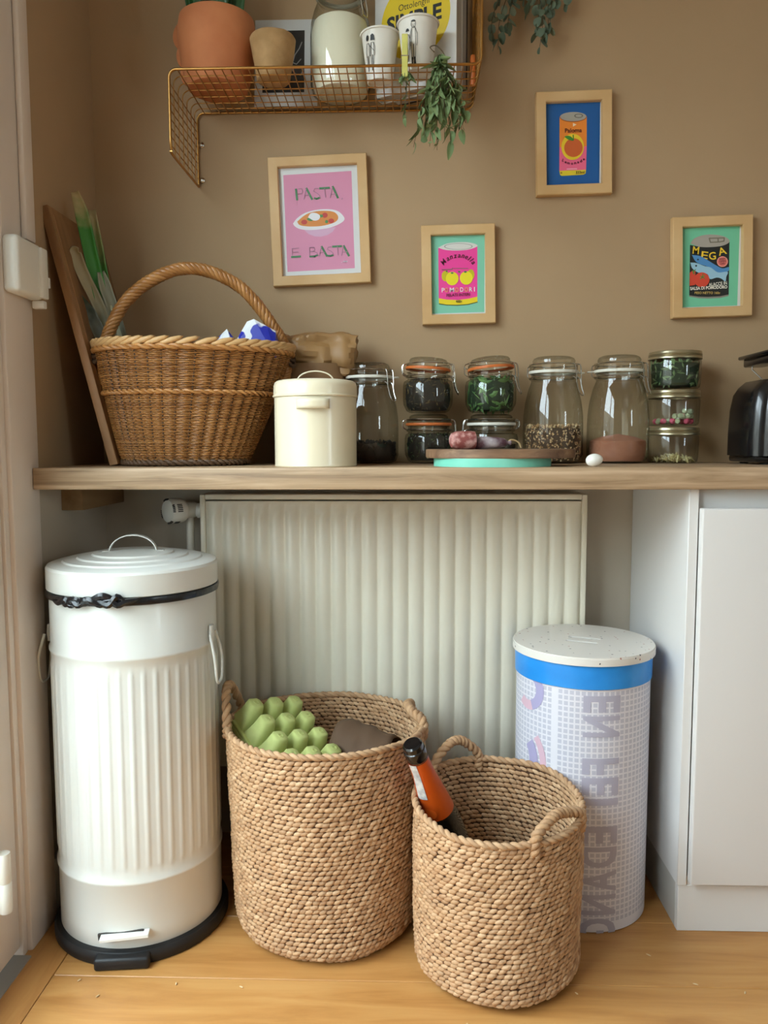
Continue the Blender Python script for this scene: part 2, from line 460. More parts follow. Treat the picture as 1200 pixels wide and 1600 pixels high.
for k in range(4):
    for q in range(5):
        a = PI / 2 * k + .3 + (q - 2) * .14
        sl.box((-.0012, .021, -.001), (.0012, .0297, .003), 0, M=Mv @ Matrix.Rotation(a, 4, 'Z') @ Matrix.Translation((0, 0, .0415)))
        sl.box((-.0012, .0285, -.012), (.0012, .0296, .001), 0, M=Mv @ Matrix.Rotation(a, 4, 'Z') @ Matrix.Translation((0, 0, .033)))
tag(sl.build('vent_slots', M_['dark_slot'], vh, False), kind='stuff')
pp = MB()
pp.lathe([(0, 0), (.014, 0), (.014, .03), (.0175, .031), (.0175, .042), (.012, .043), (.012, .07), (0, .07)], 20, M=Matrix.Translation((-.49, .035, .62)) @ Matrix.Rotation(R_(90), 4, 'Y'))
pp.build('valve_body', M_['white_plastic'], rd)
MB().tube([(-.478, .035, .61), (-.478, .035, .3), (-.478, .035, -.2)], .0095, 14).build('pipe', M_['white_plastic'], rd)

# ------------------------------------------------------------------ pedal bin
BR = .160
pb = emp('pedal_bin', 'tall cream metal pedal bin with ribbed sides standing by the door casing', 'bin', (-.551, 1.551, 0))
def ribf(r, a, z):
    if .185 < z < .555:
        t = (a / (2 * PI) * 46) % 1
        k = max(0, 1 - abs(t - .5) / .24)
        return r + .0017 * min(1, k * 1.8)
    return r
prof = [(BR - .004, .022), (BR, .03), (BR, .06), (BR, .148), (BR + .003, .152), (BR + .003, .157), (BR, .161), (BR, .182), (BR, .190), (BR, .35), (BR, .550), (BR, .558),
        (BR, .577), (BR + .003, .581), (BR + .003, .586), (BR, .590), (BR, .682), (BR - .004, .690), (BR - .006, .690), (BR - .006, .60)]
MB().lathe(prof, 460, rf=ribf).build('body', M_['bin'], pb, True, 60)
lid = MB()
LR = BR + .0045
lid.lathe([(LR - .003, .698), (LR, .700), (LR, .739), (LR - .003, .744), (LR - .012, .747), (.135, .749), (.132, .752), (.125, .7525), (.108, .754), (.105, .757), (.098, .7575), (.080, .759), (.077, .762), (.07, .7625), (.03, .765), (0, .7655)], 96)
lo = lid.build('lid', M_['bin'], pb, True, 30)
hp = [Vector((-.046 * math.cos(a), 0, .7615 + .034 * math.sin(a))) for a in [PI * i / 20 for i in range(21)]]
hm = MB()
for i in range(20):
    for (A, B) in ((hp[i], hp[i + 1]),):
        d = (B - A).normalized(); nn = Vector((-d.z, 0, d.x)) * .001
        hm.add([A + Vector((0, -.007, 0)) - nn, A + Vector((0, .007, 0)) - nn, B + Vector((0, .007, 0)) - nn, B + Vector((0, -.007, 0)) - nn,
                A + Vector((0, -.007, 0)) + nn, A + Vector((0, .007, 0)) + nn, B + Vector((0, .007, 0)) + nn, B + Vector((0, -.007, 0)) + nn],
               [(0, 1, 2, 3), (7, 6, 5, 4), (0, 3, 7, 4), (1, 5, 6, 2)])
hm.box((-.06, -.007, .7615), (-.045, .007, .7645), .0008, 1).box((.045, -.007, .7615), (.06, .007, .7645), .0008, 1)
hm.build('lid_handle', M_['bin'], lo, True, 40, rot=(0, 0, R_(8)))
# black liner folded over the edge, with a knotted bunch in front
ln = MB()
def linf(r, a, z):
    return r + .0016 * noise.noise(Vector((math.cos(a) * 9, math.sin(a) * 9, z * 40)))
ln.lathe([(BR - .002, .6975), (BR + .0055, .697), (BR + .0068, .692), (BR + .006, .685), (BR + .001, .683)], 120, rf=linf)
bl = ln.build('bag_liner', M_['black_film'], pb, True, 50)
kn = MB()
rk = random.Random(4)
for k in range(8):
    t = k / 7
    a = R_(-90) + R_(-26 + 36 * t)
    rr = BR + .009
    pts = []
    for q in range(7):
        aa = a + R_((q - 3) * 4.6)
        pts.append((rr * math.cos(aa) + rk.uniform(-.001, .001), rr * math.sin(aa) - .004 * (1 - abs(q - 3) / 3), .690 + .009 * t + rk.uniform(-.012, .010) * (1 - abs(q - 3) / 3.2)))
    kn.tube(bez(*pts, n=4), [.0012 + .0052 * math.sin(PI * i / 24) for i in range(25)], 6)
kn.build('knot', M_['black_film'], bl, True, 40)
MB().lathe([(BR - .01, .0), (BR + .010, .0), (BR + .013, .004), (BR + .013, .018), (BR + .009, .026), (BR + .001, .028), (BR - .01, .028)], 96).build('base_ring', M_['black_rubber'], pb)
pdl = MB()
pdl.box((-.045, -.018, .066), (.045, .0, .069), .001, 1, M=Matrix.Translation((0, -BR + .008, 0)))
pdl.box((-.045, -.020, .0625), (.045, -.017, .0692), .001, 1, M=Matrix.Translation((0, -BR + .008, 0)))
MB().box((-.042, -BR - .0008, .048), (.044, -BR + .004, .062), .001, 1).build('pedal_slot', M_['dark_slot'], pb, rot=(0, R_(-4), R_(5)))
pdl.build('pedal', mat('white_pedal', '#e8e6e0', .3), pb, rot=(R_(3), R_(-3), R_(8)))
MB().box((-.052, -BR - .024, 0), (.05, -BR + .01, .024), .006, 3).build('base_ring_block', M_['black_rubber'], pb, rot=(0, 0, R_(6)))
for s in (-1, 1):
    sh = MB()
    y = -.03
    xx = s * (BR + .004)
    lp = bez((xx, y - .02, .605), (xx + s * .010, y - .028, .56), (xx + s * .012, y - .02, .515), (xx + s * .012, y + .0, .505), (xx + s * .012, y + .02, .515), (xx + s * .010, y + .028, .56), (xx, y + .02, .605), n=6)
    sh.tube(lp, .0028, 8)
    w = sh.build('side_handle', M_['bin'], pb)
    MB().lathe([(0, -.018), (.008, -.016), (.010, 0), (.008, .016), (0, .018)], 14, M=Matrix.Translation((s * (BR + .002), y, .604)) @ Matrix.Scale(.55, 4, (1, 0, 0))).build('handle_lug', M_['bin'], w)

# ------------------------------------------------------------------ seagrass baskets
sg_cols = ('#946a49', '#c09770', '#aa8059', '#d8b48e', '#886040', '#caa37d')
M_['seagrass'] = mat('twisted_seagrass', '#b28860', .7, island=sg_cols, col2='#c8a37c', scale=60, bump=.25, bscale=300)
M_['seagrass_gap_shade'] = mat('seagrass_gap_shade', '#4a301c', .9)  # shade of the gaps between strands, put into a dark colour
def braid(mb, path, r, turns, rs, k=2, seg=7):
    """k strands twisted round a path"""
    n = len(path)
    for q in range(k):
        pts = []
        up = Vector((0, 0, 1))
        for i, p in enumerate(path):
            t = (path[min(i + 1, n - 1)] - path[max(i - 1, 0)]).normalized()
            x = up.cross(t)
            if x.length < .05: x = Vector((1, 0, 0)).cross(t)
            x.normalize(); y = t.cross(x); up = y
            a = 2 * PI * (turns * i / (n - 1) + q / k)
            pts.append(p + (x * math.cos(a) + y * math.sin(a)) * r)
        mb.tube(pts, rs, seg)
def seagrass(name, label, loc, r0, r1, H, nrow, nst, seed, handles, slump):
    rnd = random.Random(seed)
    root = emp(name, label, 'basket', loc, group='round seagrass baskets on the floor')
    def rad(t, a):
        base = r0 + (r1 - r0) * (t ** .8)
        if t < .06: base -= .014 * (1 - t / .06) ** 2
        return base + .005 * noise.noise(Vector((math.cos(a) * 1.6, math.sin(a) * 1.6, t * 3 + seed)))
    def zz(t, a): return .007 + t * (H + slump * math.sin(a) * t - .007) + .0022 * noise.noise(Vector((math.cos(a) * 2.5, math.sin(a) * 2.5, t * 9 + seed)))
    core = MB()
    core.grid(lambda u, v: ((rad(v, 2 * PI * u)) * math.cos(2 * PI * u), (rad(v, 2 * PI * u)) * math.sin(2 * PI * u), zz(v, 2 * PI * u)), 64, 20)
    core.lathe([(0, .004), (r0 * .9, .004)], 64)
    core.build('core', M_['seagrass_gap_shade'], root, True, 60)  # added backing sheet, coloured dark so the weave gaps look shaded
    wv = MB()
    dz = H / nrow
    for i in range(nrow + 1):
        t = i / nrow
        ph = i * .46 + rnd.uniform(-.15, .15)
        for j in range(nst):
            a = 2 * PI * (j + ph + rnd.uniform(-.12, .12)) / nst
            r = rad(t, a) + rnd.uniform(-.0008, .0012)
            z = zz(t, a) + rnd.uniform(-.0006, .0006)
            tilt = R_(17 + rnd.uniform(-6, 6))
            d = (-math.sin(a) * math.cos(tilt), math.cos(a) * math.cos(tilt), math.sin(tilt))
            L = 2 * PI * r / nst * 1.5
            wv.lobe((r * math.cos(a), r * math.sin(a), z), d, (math.cos(a), math.sin(a), 0), L * rnd.uniform(.92, 1.1), dz * .54 * rnd.uniform(.9, 1.12), flat=.72)
    # base spiral seen inside
    for q in range(9):
        rr = r0 * .95 * (q + .5) / 9
        k = max(8, int(nst * (q + .5) / 9))
        for j in range(k):
            a = 2 * PI * j / k
            wv.lobe((rr * math.cos(a), rr * math.sin(a), .009), (-math.sin(a), math.cos(a), .15), (0, 0, 1), 2 * PI * rr / k * 1.4, .007)
    tag(wv.build('weave', M_['seagrass'], root, True, 80), kind='stuff')
    rim = MB()
    n = 220
    path = [Vector((rad(1, a) * math.cos(a), rad(1, a) * math.sin(a), zz(1, a) + .003)) for a in [2 * PI * i / n for i in range(n + 1)]]
    braid(rim, path, .0030, nst * .45, .0044)
    tag(rim.build('rim', M_['seagrass'], root, True, 80), kind='stuff')
    for (a0, a1, out, up, lean) in handles:
        A = Vector((rad(1, R_(a0)) * math.cos(R_(a0)), rad(1, R_(a0)) * math.sin(R_(a0)), zz(1, R_(a0))))
        B = Vector((rad(1, R_(a1)) * math.cos(R_(a1)), rad(1, R_(a1)) * math.sin(R_(a1)), zz(1, R_(a1))))
        m = (A + B) / 2; o = Vector((m.x, m.y, 0)).normalized()
        dn = Vector((0, 0, -.02))
        P = bez(A + dn, A + Vector((0, 0, .012)), A * .72 + B * .28 + o * out * .8 + Vector((0, 0, up * .82)), m + o * out + Vector((0, 0, up)), A * .28 + B * .72 + o * out * .8 + Vector((0, 0, up * .82)), B + Vector((0, 0, .012)), B + dn, n=16)
        hb = MB(); braid(hb, P, .0045, 9, .0058)
        hb.build('handle', M_['seagrass'], root, True, 80)
    return root
seagrass('seagrass_basket', 'large round seagrass basket holding a green egg carton', (-.168, 1.576, 0), .188, .203, .402, 42, 92, 3,
         [(160, 192, .012, .075, 0), (-8, 30, -.018, .028, 0)], -.008)
seagrass('seagrass_basket', 'smaller round seagrass basket holding a dark bottle in front of the bag holder', (.167, 1.428, 0), .153, .156, .312, 33, 72, 5,
         [(98, 138, .002, .052, 0), (-72, -26, -.004, .032, 0)], .012)

# green egg carton lying in the large basket
M_['pulp'] = mat('green_pulp', '#bfc67c', .85, col2='#b5be71', scale=30, bump=.2, bscale=160)
va = Vector((.0364, .0367, -.0089)); vb = Vector((.0312, -.0362, -.0216)); vb -= va * (va.dot(vb) / va.length_squared)
va.normalize(); vb.normalize(); vn = va.cross(vb)
if vn.z < 0: vn = -vn
Mc = Matrix.Identity(4)
for k, v in enumerate((va, vb, vn)):
    for q in range(3): Mc[q][k] = v[q]
Mc.translation = Vector((-.318, 1.600, .437)) - vn * .052
ec = emp('egg_carton', 'green moulded pulp egg carton turned upside down in the large seagrass basket', 'egg carton')
ec.matrix_world = Mc
PC = .0525
def cup():
    b = MB()
    def ring(hw, z, c):
        pts = []
        for sx, sy in ((1, 1), (-1, 1), (-1, -1), (1, -1)):
            for (ux, uy) in ((hw, hw - c), (hw - c, hw)) if sx * sy > 0 else ((hw - c, hw), (hw, hw - c)):
                pts.append((ux * sx, uy * sy, z))
        return pts
    rings = [ring(.0260, -.001, .003), ring(.0242, .008, .006), ring(.0200, .024, .007), ring(.0165, .044, .007), ring(.0152, .050, .007), ring(.0128, .052, .006)]
    vs = [p for r in rings for p in r]
    fs = [(q * 8 + j, q * 8 + (j + 1) % 8, (q + 1) * 8 + (j + 1) % 8, (q + 1) * 8 + j) for q in range(5) for j in range(8)] + [tuple(40 + j for j in range(8))]
    b.add(vs, fs)
    b.lathe([(.0034, .0518), (.0034, .0530), (.0062, .0530), (.0062, .0518)], 16)
    return b.mesh('cup', M_['pulp'], True, 50)
cm = cup()
for r in range(4):
    for c in range(3):
        put('cup', cm, ec, ((c - 0) * PC, r * PC, 0))
for r in range(3):
    for c in range(2):
        MB().lathe([(.009, -.001), (.006, .010), (.003, .020), (0, .022)], 12, M=Matrix.Translation(((c + .5) * PC, (r + .5) * PC, 0))).build('divider', M_['pulp'], ec)
fl_ = MB()
x0, x1, y0, y1 = -.034, 2 * PC + .028, -.030, 3 * PC + .028
fl_.box((x0, y0, -.004), (x1, y1, .0), .0015, 1)
fl_.build('flange', M_['pulp'], ec)
MB().box((x0 - .002, y0 - .003, -.016), (x1 + .002, y1 + .003, -.0055), .004, 2).build('carton_lid', M_['pulp'], ec)
# brown paper in the same basket
pbm = MB()
def crump(u, v):
    a = u * PI * 1.1 - .1
    x = -.06 + .12 * v; r = .062 + .006 * noise.noise(Vector((u * 4, v * 5, 3)))
    return (x + .01 * noise.noise(Vector((u * 5, v * 6, 9))), r * math.cos(a), r * math.sin(a) + .004 * noise.noise(Vector((u * 9, v * 9, 1))))
pbm.grid(crump, 16, 12)
o = pbm.build('paper_wrap', mat('dark_brown_paper', '#5f4733', .8, bump=.3, bscale=30), None, True, 50, loc=(-.095, 1.625, .315), rot=(R_(20), R_(12), R_(-25)))
md = o.modifiers.new('thick', 'SOLIDIFY'); md.thickness = .0015
tag(o, 'dark brown paper wrapper tucked beside the egg carton', 'paper')

# bottle in the small basket
bt = emp('bottle', 'dark glass bottle with orange neck label and black foil cap', 'bottle')
Pt = Vector((.0070, 1.392, .4330)); Pb = Vector((.106, 1.505, .132))
d = (Pt - Pb).normalized()
bt.matrix_world = Matrix.Translation(Pb) @ d.to_track_quat('Z', 'Y').to_matrix().to_4x4()
L = (Pt - Pb).length
M_['dark_glass'] = mat('dark_green_glass', '#0b0f0c', .08, coat=.3)
MB().lathe([(0, .012), (.022, .002), (.034, 0), (.037, .006), (.0375, .06), (.0372, .12), (.0355, .150), (.032, .172), (.0315, .175)], 40).build('glass_body', M_['dark_glass'], bt)
M_['orange_label'] = mat('orange_paper_label', '#cf5413', .35, col2='#c24a10', scale=20)
lbl = MB().lathe([(.0325, .170), (.0295, .196), (.0250, .232), (.0210, .262), (.0195, L - .035)], 40).build('neck_label', M_['orange_label'], bt)
MB().lathe([(0, L), (.0155, L), (.0185, L - .003), (.0190, L - .012), (.0208, L - .0135), (.0215, L - .020), (.0205, L - .028), (.0190, L - .034), (.0200, L - .037)], 32).build('foil_cap', mat('black_foil', '#0e0e10', .2, coat=.5), bt)
st = MB()
def strip(u, v):
    z = .222 + (L - .036 - .222) * v; rr = .0264 - (.0264 - .0197) * min(1, (z - .222) / .05) + .0012
    a = R_(-105 + 44 * u)
    return (rr * math.cos(a), rr * math.sin(a), z)
st.grid(strip, 8, 8); sl_ = st.build('strip_stamp', mat('silver_white_paper', '#d9d6cf', .5, col2='#a9a6a8', scale=90), lbl)
em = MB()
def embl(u, v):
    z = .1875 + .026 * (v - .5) * 2 * .5; a = R_(-78) + (u - .5) * 1.1 * math.sqrt(max(0.02, 1 - (2 * v - 1) ** 2))
    rr = .0325 - (z - .170) / .026 * .003 + .0009
    return (rr * math.cos(a), rr * math.sin(a), z)
em.grid(embl, 10, 10); em.build('emblem', mat('bright_orange_print', '#e8661c', .4), lbl)

# ------------------------------------------------------------------ bag holder (printed cylinder with terrazzo lid)
hd = emp('bag_holder', 'white cylinder printed with mirrored grey lettering under a speckled lid', 'container', (.369, 1.644, 0))
HR, HH = .1375, .545
def print_mat():
    m = bpy.data.materials.new('printed_translucent_film'); m.use_nodes = True; nt = m.node_tree; b = nt.nodes['Principled BSDF']
    N, Lk = nt.nodes.new, nt.links.new
    tc = N('ShaderNodeTexCoord'); sp = N('ShaderNodeSeparateXYZ'); Lk(tc.outputs['Object'], sp.inputs[0])
    at = N('ShaderNodeMath'); at.operation = 'ARCTAN2'
    ng = N('ShaderNodeMath'); ng.operation = 'MULTIPLY'; ng.inputs[1].default_value = -1; Lk(sp.outputs[1], ng.inputs[0])
    Lk(sp.outputs[0], at.inputs[0]); Lk(ng.outputs[0], at.inputs[1])
    def mth(op, a, b_=None, c=None):
        n = N('ShaderNodeMath'); n.operation = op
        for i, x in enumerate((a, b_, c)):
            if x is None: continue
            if isinstance(x, (int, float)): n.inputs[i].default_value = x
            else: Lk(x, n.inputs[i])
        return n.outputs[0]
    u = mth('MULTIPLY', at.outputs[0], HR)
    cell = .0113
    fu = mth('FRACT', mth('MULTIPLY_ADD', u, 1 / cell, 50.0)); fz = mth('FRACT', mth('MULTIPLY_ADD', sp.outputs[2], 1 / cell, .3))
    g = mth('MULTIPLY', mth('GREATER_THAN', fu, .3), mth('GREATER_THAN', fz, .3))
    fine = mth('MULTIPLY_ADD', mth('GREATER_THAN', mth('FRACT', mth('MULTIPLY', sp.outputs[2], 520.0)), .45), .35, .65)
    # plain strip down the film, and plain film past the right of the print
    a1 = mth('MULTIPLY', mth('GREATER_THAN', u, -.089), mth('LESS_THAN', u, -.076))
    inside = mth('SUBTRACT', 1, a1)
    zed = mth('GREATER_THAN', sp.outputs[2], .022)
    f = mth('MULTIPLY', mth('MULTIPLY', mth('MULTIPLY', g, fine), inside), zed)
    mx = N('ShaderNodeMix'); mx.data_type = 'RGBA'; Lk(f, mx.inputs[0])
    mx.inputs[6].default_value = lin('#dedbe2'); mx.inputs[7].default_value = lin('#b9b8c6')
    Lk(mx.outputs[2], b.inputs['Base Color']); b.inputs['Roughness'].default_value = .45
    return m
film = MB().lathe([(HR, .002), (HR, HH), (HR - .003, HH), (HR - .003, .002), (HR, .002)], 96).build('cylinder', print_mat(), hd, True, 50)
def onto_cyl(polys, R):
    mb = MB()
    bm = bmesh.new()
    for vs, fs in polys:
        vv = [bm.verts.new((x, y, 0)) for x, y in vs]
        for f in fs:
            try: bm.faces.new([vv[i] for i in f])
            except ValueError: pass
    us = [v.co.x for v in bm.verts]
    u = min(us)
    while u < max(us):
        bmesh.ops.bisect_plane(bm, geom=bm.verts[:] + bm.edges[:] + bm.faces[:], plane_co=(u, 0, 0), plane_no=(1, 0, 0)); u += .006
    bm.verts.index_update()
    vs = []
    for v in bm.verts:
        r = R(v.co.y) if callable(R) else R
        vs.append((r * math.sin(v.co.x / r), -r * math.cos(v.co.x / r), v.co.y))
    mb.add(vs, [[v.index for v in f.verts] for f in bm.faces]); bm.free()
    return mb
M_['print_grey'] = mat('grey_violet_print', '#b0acbd', .5)
z = .486
capu = .070
for ch, w in (('E', .034), ('N', .042), (' ', .030), ('F', .033), ('E', .036), ('I', .014), (' ', .030), ('E', .036), ('D', .042), ('A', .044), ('N', .042), ('G', .044)):
    if ch != ' ':
        vs, fs, tw = text2d(ch, .03)
        onto_cyl([([(-.026 + (1 - y) * capu, z - x / tw * w) for x, y in vs], fs)], HR + .0006).build('letter', M_['print_grey'], film, False)
    z -= w + .0065
def ringp(cx, cz, r0, r1, a0, a1):
    n = 20; P0 = ell(cx, cz, r1, r1, n, a0, a1); P1 = ell(cx, cz, r0, r0, n, a0, a1)
    return (P0 + P1, [(i, i + 1, n + 2 + i, n + 1 + i) for i in range(n)])
lil, pnk = mat('lilac_print', '#aaa3c6', .5), mat('pink_print', '#d7b3c1', .5)
for a, m in (((-.152, .478, .024, .044, R_(-70), R_(80)), lil), ((-.19, .33, .045, .07, R_(-40), R_(40)), lil), ((-.152, .478, .024, .044, R_(-130), R_(-70)), pnk), ((-.19, .33, .075, .09, R_(-40), R_(40)), pnk)):
    onto_cyl([ringp(*a)], HR + .0006).build('ring_print', m, film, False)
# small lettering columns beside the plain strip
M_['blue_film'] = mat('blue_bag_film', '#1f86d8', .3, col2='#2c92e2', scale=7, bump=.3, bscale=22, stretch=(1, 1, 2))
def tapef(r, a, z): return r + .0012 * noise.noise(Vector((math.cos(a) * 5, math.sin(a) * 5, z * 6)))
tape = MB().lathe([(HR - .001, HH - .001), (HR + .003, HH), (HR + .0035, HH - .01), (HR + .003, HH - .046), (HR + .001, HH - .047)], 120, rf=tapef).build('blue_liner_band', M_['blue_film'], hd)
def tz_mat():
    m = bpy.data.materials.new('terrazzo'); m.use_nodes = True; nt = m.node_tree; b = nt.nodes['Principled BSDF']
    tc = nt.nodes.new('ShaderNodeTexCoord'); v = nt.nodes.new('ShaderNodeTexVoronoi'); v.inputs['Scale'].default_value = 95
    nt.links.new(tc.outputs['Object'], v.inputs['Vector'])
    lt = nt.nodes.new('ShaderNodeMath'); lt.operation = 'LESS_THAN'; lt.inputs[1].default_value = .2
    nt.links.new(v.outputs['Distance'], lt.inputs[0])
    sp = nt.nodes.new('ShaderNodeSeparateColor'); nt.links.new(v.outputs['Color'], sp.inputs[0])
    l2 = nt.nodes.new('ShaderNodeMath'); l2.operation = 'LESS_THAN'; l2.inputs[1].default_value = .28; nt.links.new(sp.outputs[0], l2.inputs[0])
    mu = nt.nodes.new('ShaderNodeMath'); mu.operation = 'MULTIPLY'; nt.links.new(lt.outputs[0], mu.inputs[0]); nt.links.new(l2.outputs[0], mu.inputs[1])
    r = nt.nodes.new('ShaderNodeValToRGB'); r.color_ramp.interpolation = 'CONSTANT'
    e = r.color_ramp.elements; e[0].color = lin('#4a4444'); e[1].position = .7; e[1].color = lin('#b07f73'); q = e.new(.35); q.color = lin('#8d8a86')
    nt.links.new(sp.outputs[1], r.inputs[0])
    mx = nt.nodes.new('ShaderNodeMix'); mx.data_type = 'RGBA'; nt.links.new(mu.outputs[0], mx.inputs[0])
    mx.inputs[6].default_value = lin('#e0dad2'); nt.links.new(r.outputs[0], mx.inputs[7]); nt.links.new(mx.outputs[2], b.inputs['Base Color'])
    b.inputs['Roughness'].default_value = .4
    return m
tl = MB()
def slot(cy, L=.028, h=.0058, cx=0):
    P = [(cx + L + h * math.cos(a), cy + h * math.sin(a)) for a in [R_(-90 + 30 * i) for i in range(7)]] + [(cx - L + h * math.cos(a), cy + h * math.sin(a)) for a in [R_(90 + 30 * i) for i in range(7)]]
    c, s = math.cos(R_(-22)), math.sin(R_(-22))
    return [(x * c - y * s, x * s + y * c) for x, y in P]
out = ell(0, 0, .1445, .1445, 96); sl1, sl2 = slot(-.018), slot(.018)
tl.prism(out, HH + .009, HH + .018, holes=[sl1, sl2])
tl.prism(ell(0, 0, .146, .146, 96), HH + .0015, HH + .0155, holes=[sl1, sl2])
tl.prism(ell(0, 0, .134, .134, 96), HH - .01, HH + .002)
tl.build('terrazzo_lid', tz_mat(), hd, True, 30)

# ------------------------------------------------------------------ leaning board, leek, wicker basket and its fill
lb = MB()
bh = math.hypot(.130, .524)
lb.box((-.018, 0, 0), (0, .285, bh), .002, 2)
lb.box((-.001, .016, .016), (.0012, .269, bh - .016), .001, 1)
lbo = lb.build('wooden_board', M_['oldboard'], None, True, 30, loc=(-.602, 1.618, TOP + .0045), rot=(0, -math.atan2(.127, .524), 0))
tag(lbo, 'large brown wooden board leaning against the side wall behind the wicker basket', 'board')

willow = ('#7d4a22', '#b47b40', '#95602d', '#cb9256', '#a36a33')
M_['willow'] = mat('brown_willow', '#8f5b2a', .36, island=willow, col2='#ac7640', scale=16, bump=.2, bscale=120)
M_['willow_pale'] = mat('pale_willow', '#c99f6a', .45, island=('#a5733e', '#d2a873', '#b98a55'), bump=.2, bscale=100)
M_['willow_dark'] = mat('dark_willow_and_gap_shade', '#4d3522', .6, island=('#3a2717', '#5b4029'))  # real dark willow on foot and bindings; painted gap shade on stakes, inside
wk = emp('wicker_basket', 'brown oval wicker basket with a tall arched handle beside the cream tin', 'basket', (-.452, 1.690, TOP), (0, 0, R_(15)))
A0, A1, B0, B1, WH = .130, .203, .090, .122, .246
def wdim(t):
    k = t ** .85
    return A0 + (A1 - A0) * k, B0 + (B1 - B0) * k
def wpt(t, a, off=0):
    A, B = wdim(t); e = 2.25
    ca, sa = math.cos(a), math.sin(a)
    x = math.copysign(abs(ca) ** (2 / e), ca) * (A + off); y = math.copysign(abs(sa) ** (2 / e), sa) * (B + off)
    return Vector((x - .024 * (1 - t), y, .012 + t * (WH - .012)))
NS = 42
weave = MB()
nr = 66
rn = random.Random(2)
for i in range(nr):
    t = (i + .5) / nr
    if i in (38, 39): continue
    pts = []
    n = NS * 6
    ph = (i % 2) * .9
    for j in range(n):
        a = 2 * PI * j / n
        off = .0027 * math.sin(a * NS + ph) + rn.uniform(-.0002, .0002)
        p = wpt(t, a, off); p.z += rn.uniform(-.0003, .0003)
        pts.append(p)
    weave.tube(pts, .00155, 5, closed=True)
tag(weave.build('weave', M_['willow'], wk, True, 80), kind='stuff')
stk = MB()
for j in range(NS):
    a = 2 * PI * (j + .5) / NS
    stk.tube([wpt(t, a, -.0022) for t in (0, .25, .5, .75, 1)], .0024, 5)
tag(stk.build('stakes', M_['willow_dark'], wk, True, 80), kind='stuff')
ins = MB(); ins.grid(lambda u, v: tuple(wpt(v, 2 * PI * u, -.0042)), 64, 8); ins.lathe([(0, .014), (1, .014)], 64, sx=A0, sy=B0, M=Matrix.Translation((-.024, 0, 0)))
ins.build('inside', M_['willow_dark'], wk)  # added shell behind the weave, dark colour standing in for gap shade
bd = MB()
pth = [wpt(39 / nr, 2 * PI * i / 240, .003) for i in range(241)]
braid(bd, pth, .0028, 34, .0030)
tag(bd.build('twisted_band', M_['willow'], wk, True, 80), kind='stuff')
ft = MB(); pth = [wpt(.0, 2 * PI * i / 200, .001) + Vector((0, 0, -.004)) for i in range(201)]
braid(ft, pth, .0032, 30, .0042)
tag(ft.build('foot_braid', M_['willow_dark'], wk, True, 80), kind='stuff')
lob = MB().lobe((0, 0, 0), (1, 0, 0), (0, 0, 1), .058, .0080, 7).mesh('rim_strand', M_['willow_pale'], True, 80)
NB = 46
for j in range(NB):
    a = 2 * PI * j / NB
    for k, (dz, do) in enumerate(((.003, .002),)):
        p = wpt(1, a, do); q = wpt(1, a + .02, do); tn = (q - p).normalized()
        d = (tn + Vector((0, 0, .30)) + Vector((p.x, p.y, 0)).normalized() * .1).normalized()
        M = d.to_track_quat('X', 'Z').to_matrix().to_4x4(); M.translation = p + Vector((0, 0, dz))
        put('rim_strand', lob, wk, M=M)
r2 = MB(); pth = [wpt(.965, 2 * PI * i / 240, .004) for i in range(241)]
braid(r2, pth, .0030, 26, .0040)
tag(r2.build('under_rim', M_['willow'], wk, True, 80), kind='stuff')
hd_ = MB()
hp = bez((-A1 + .012, .01, .17), (-A1 + .022, .0, .262), (-.125, -.005, .357), (-.02, -.01, .412), (.09, -.008, .382), (.172, 0, .287), (A1 - .012, .0, .235), (A1 - .018, .0, .17), n=14)
braid(hd_, hp, .0085, 13, .0056, k=6, seg=6)
hd_.build('handle', M_['willow'], wk, True, 80)
for s in (-1, 1):
    wr_ = MB(); c = Vector((s * (A1 - .008), 0, .232))
    for q in range(3):
        wr_.tube([c + Vector((.017 * math.cos(a) * s * .8, .016 * math.sin(a), -.012 + q * .011 + .006 * math.sin(2 * a))) for a in [2 * PI * i / 20 for i in range(20)]], .0045, 6, closed=True)
    wr_.build('handle_binding', M_['willow_dark'], wk)

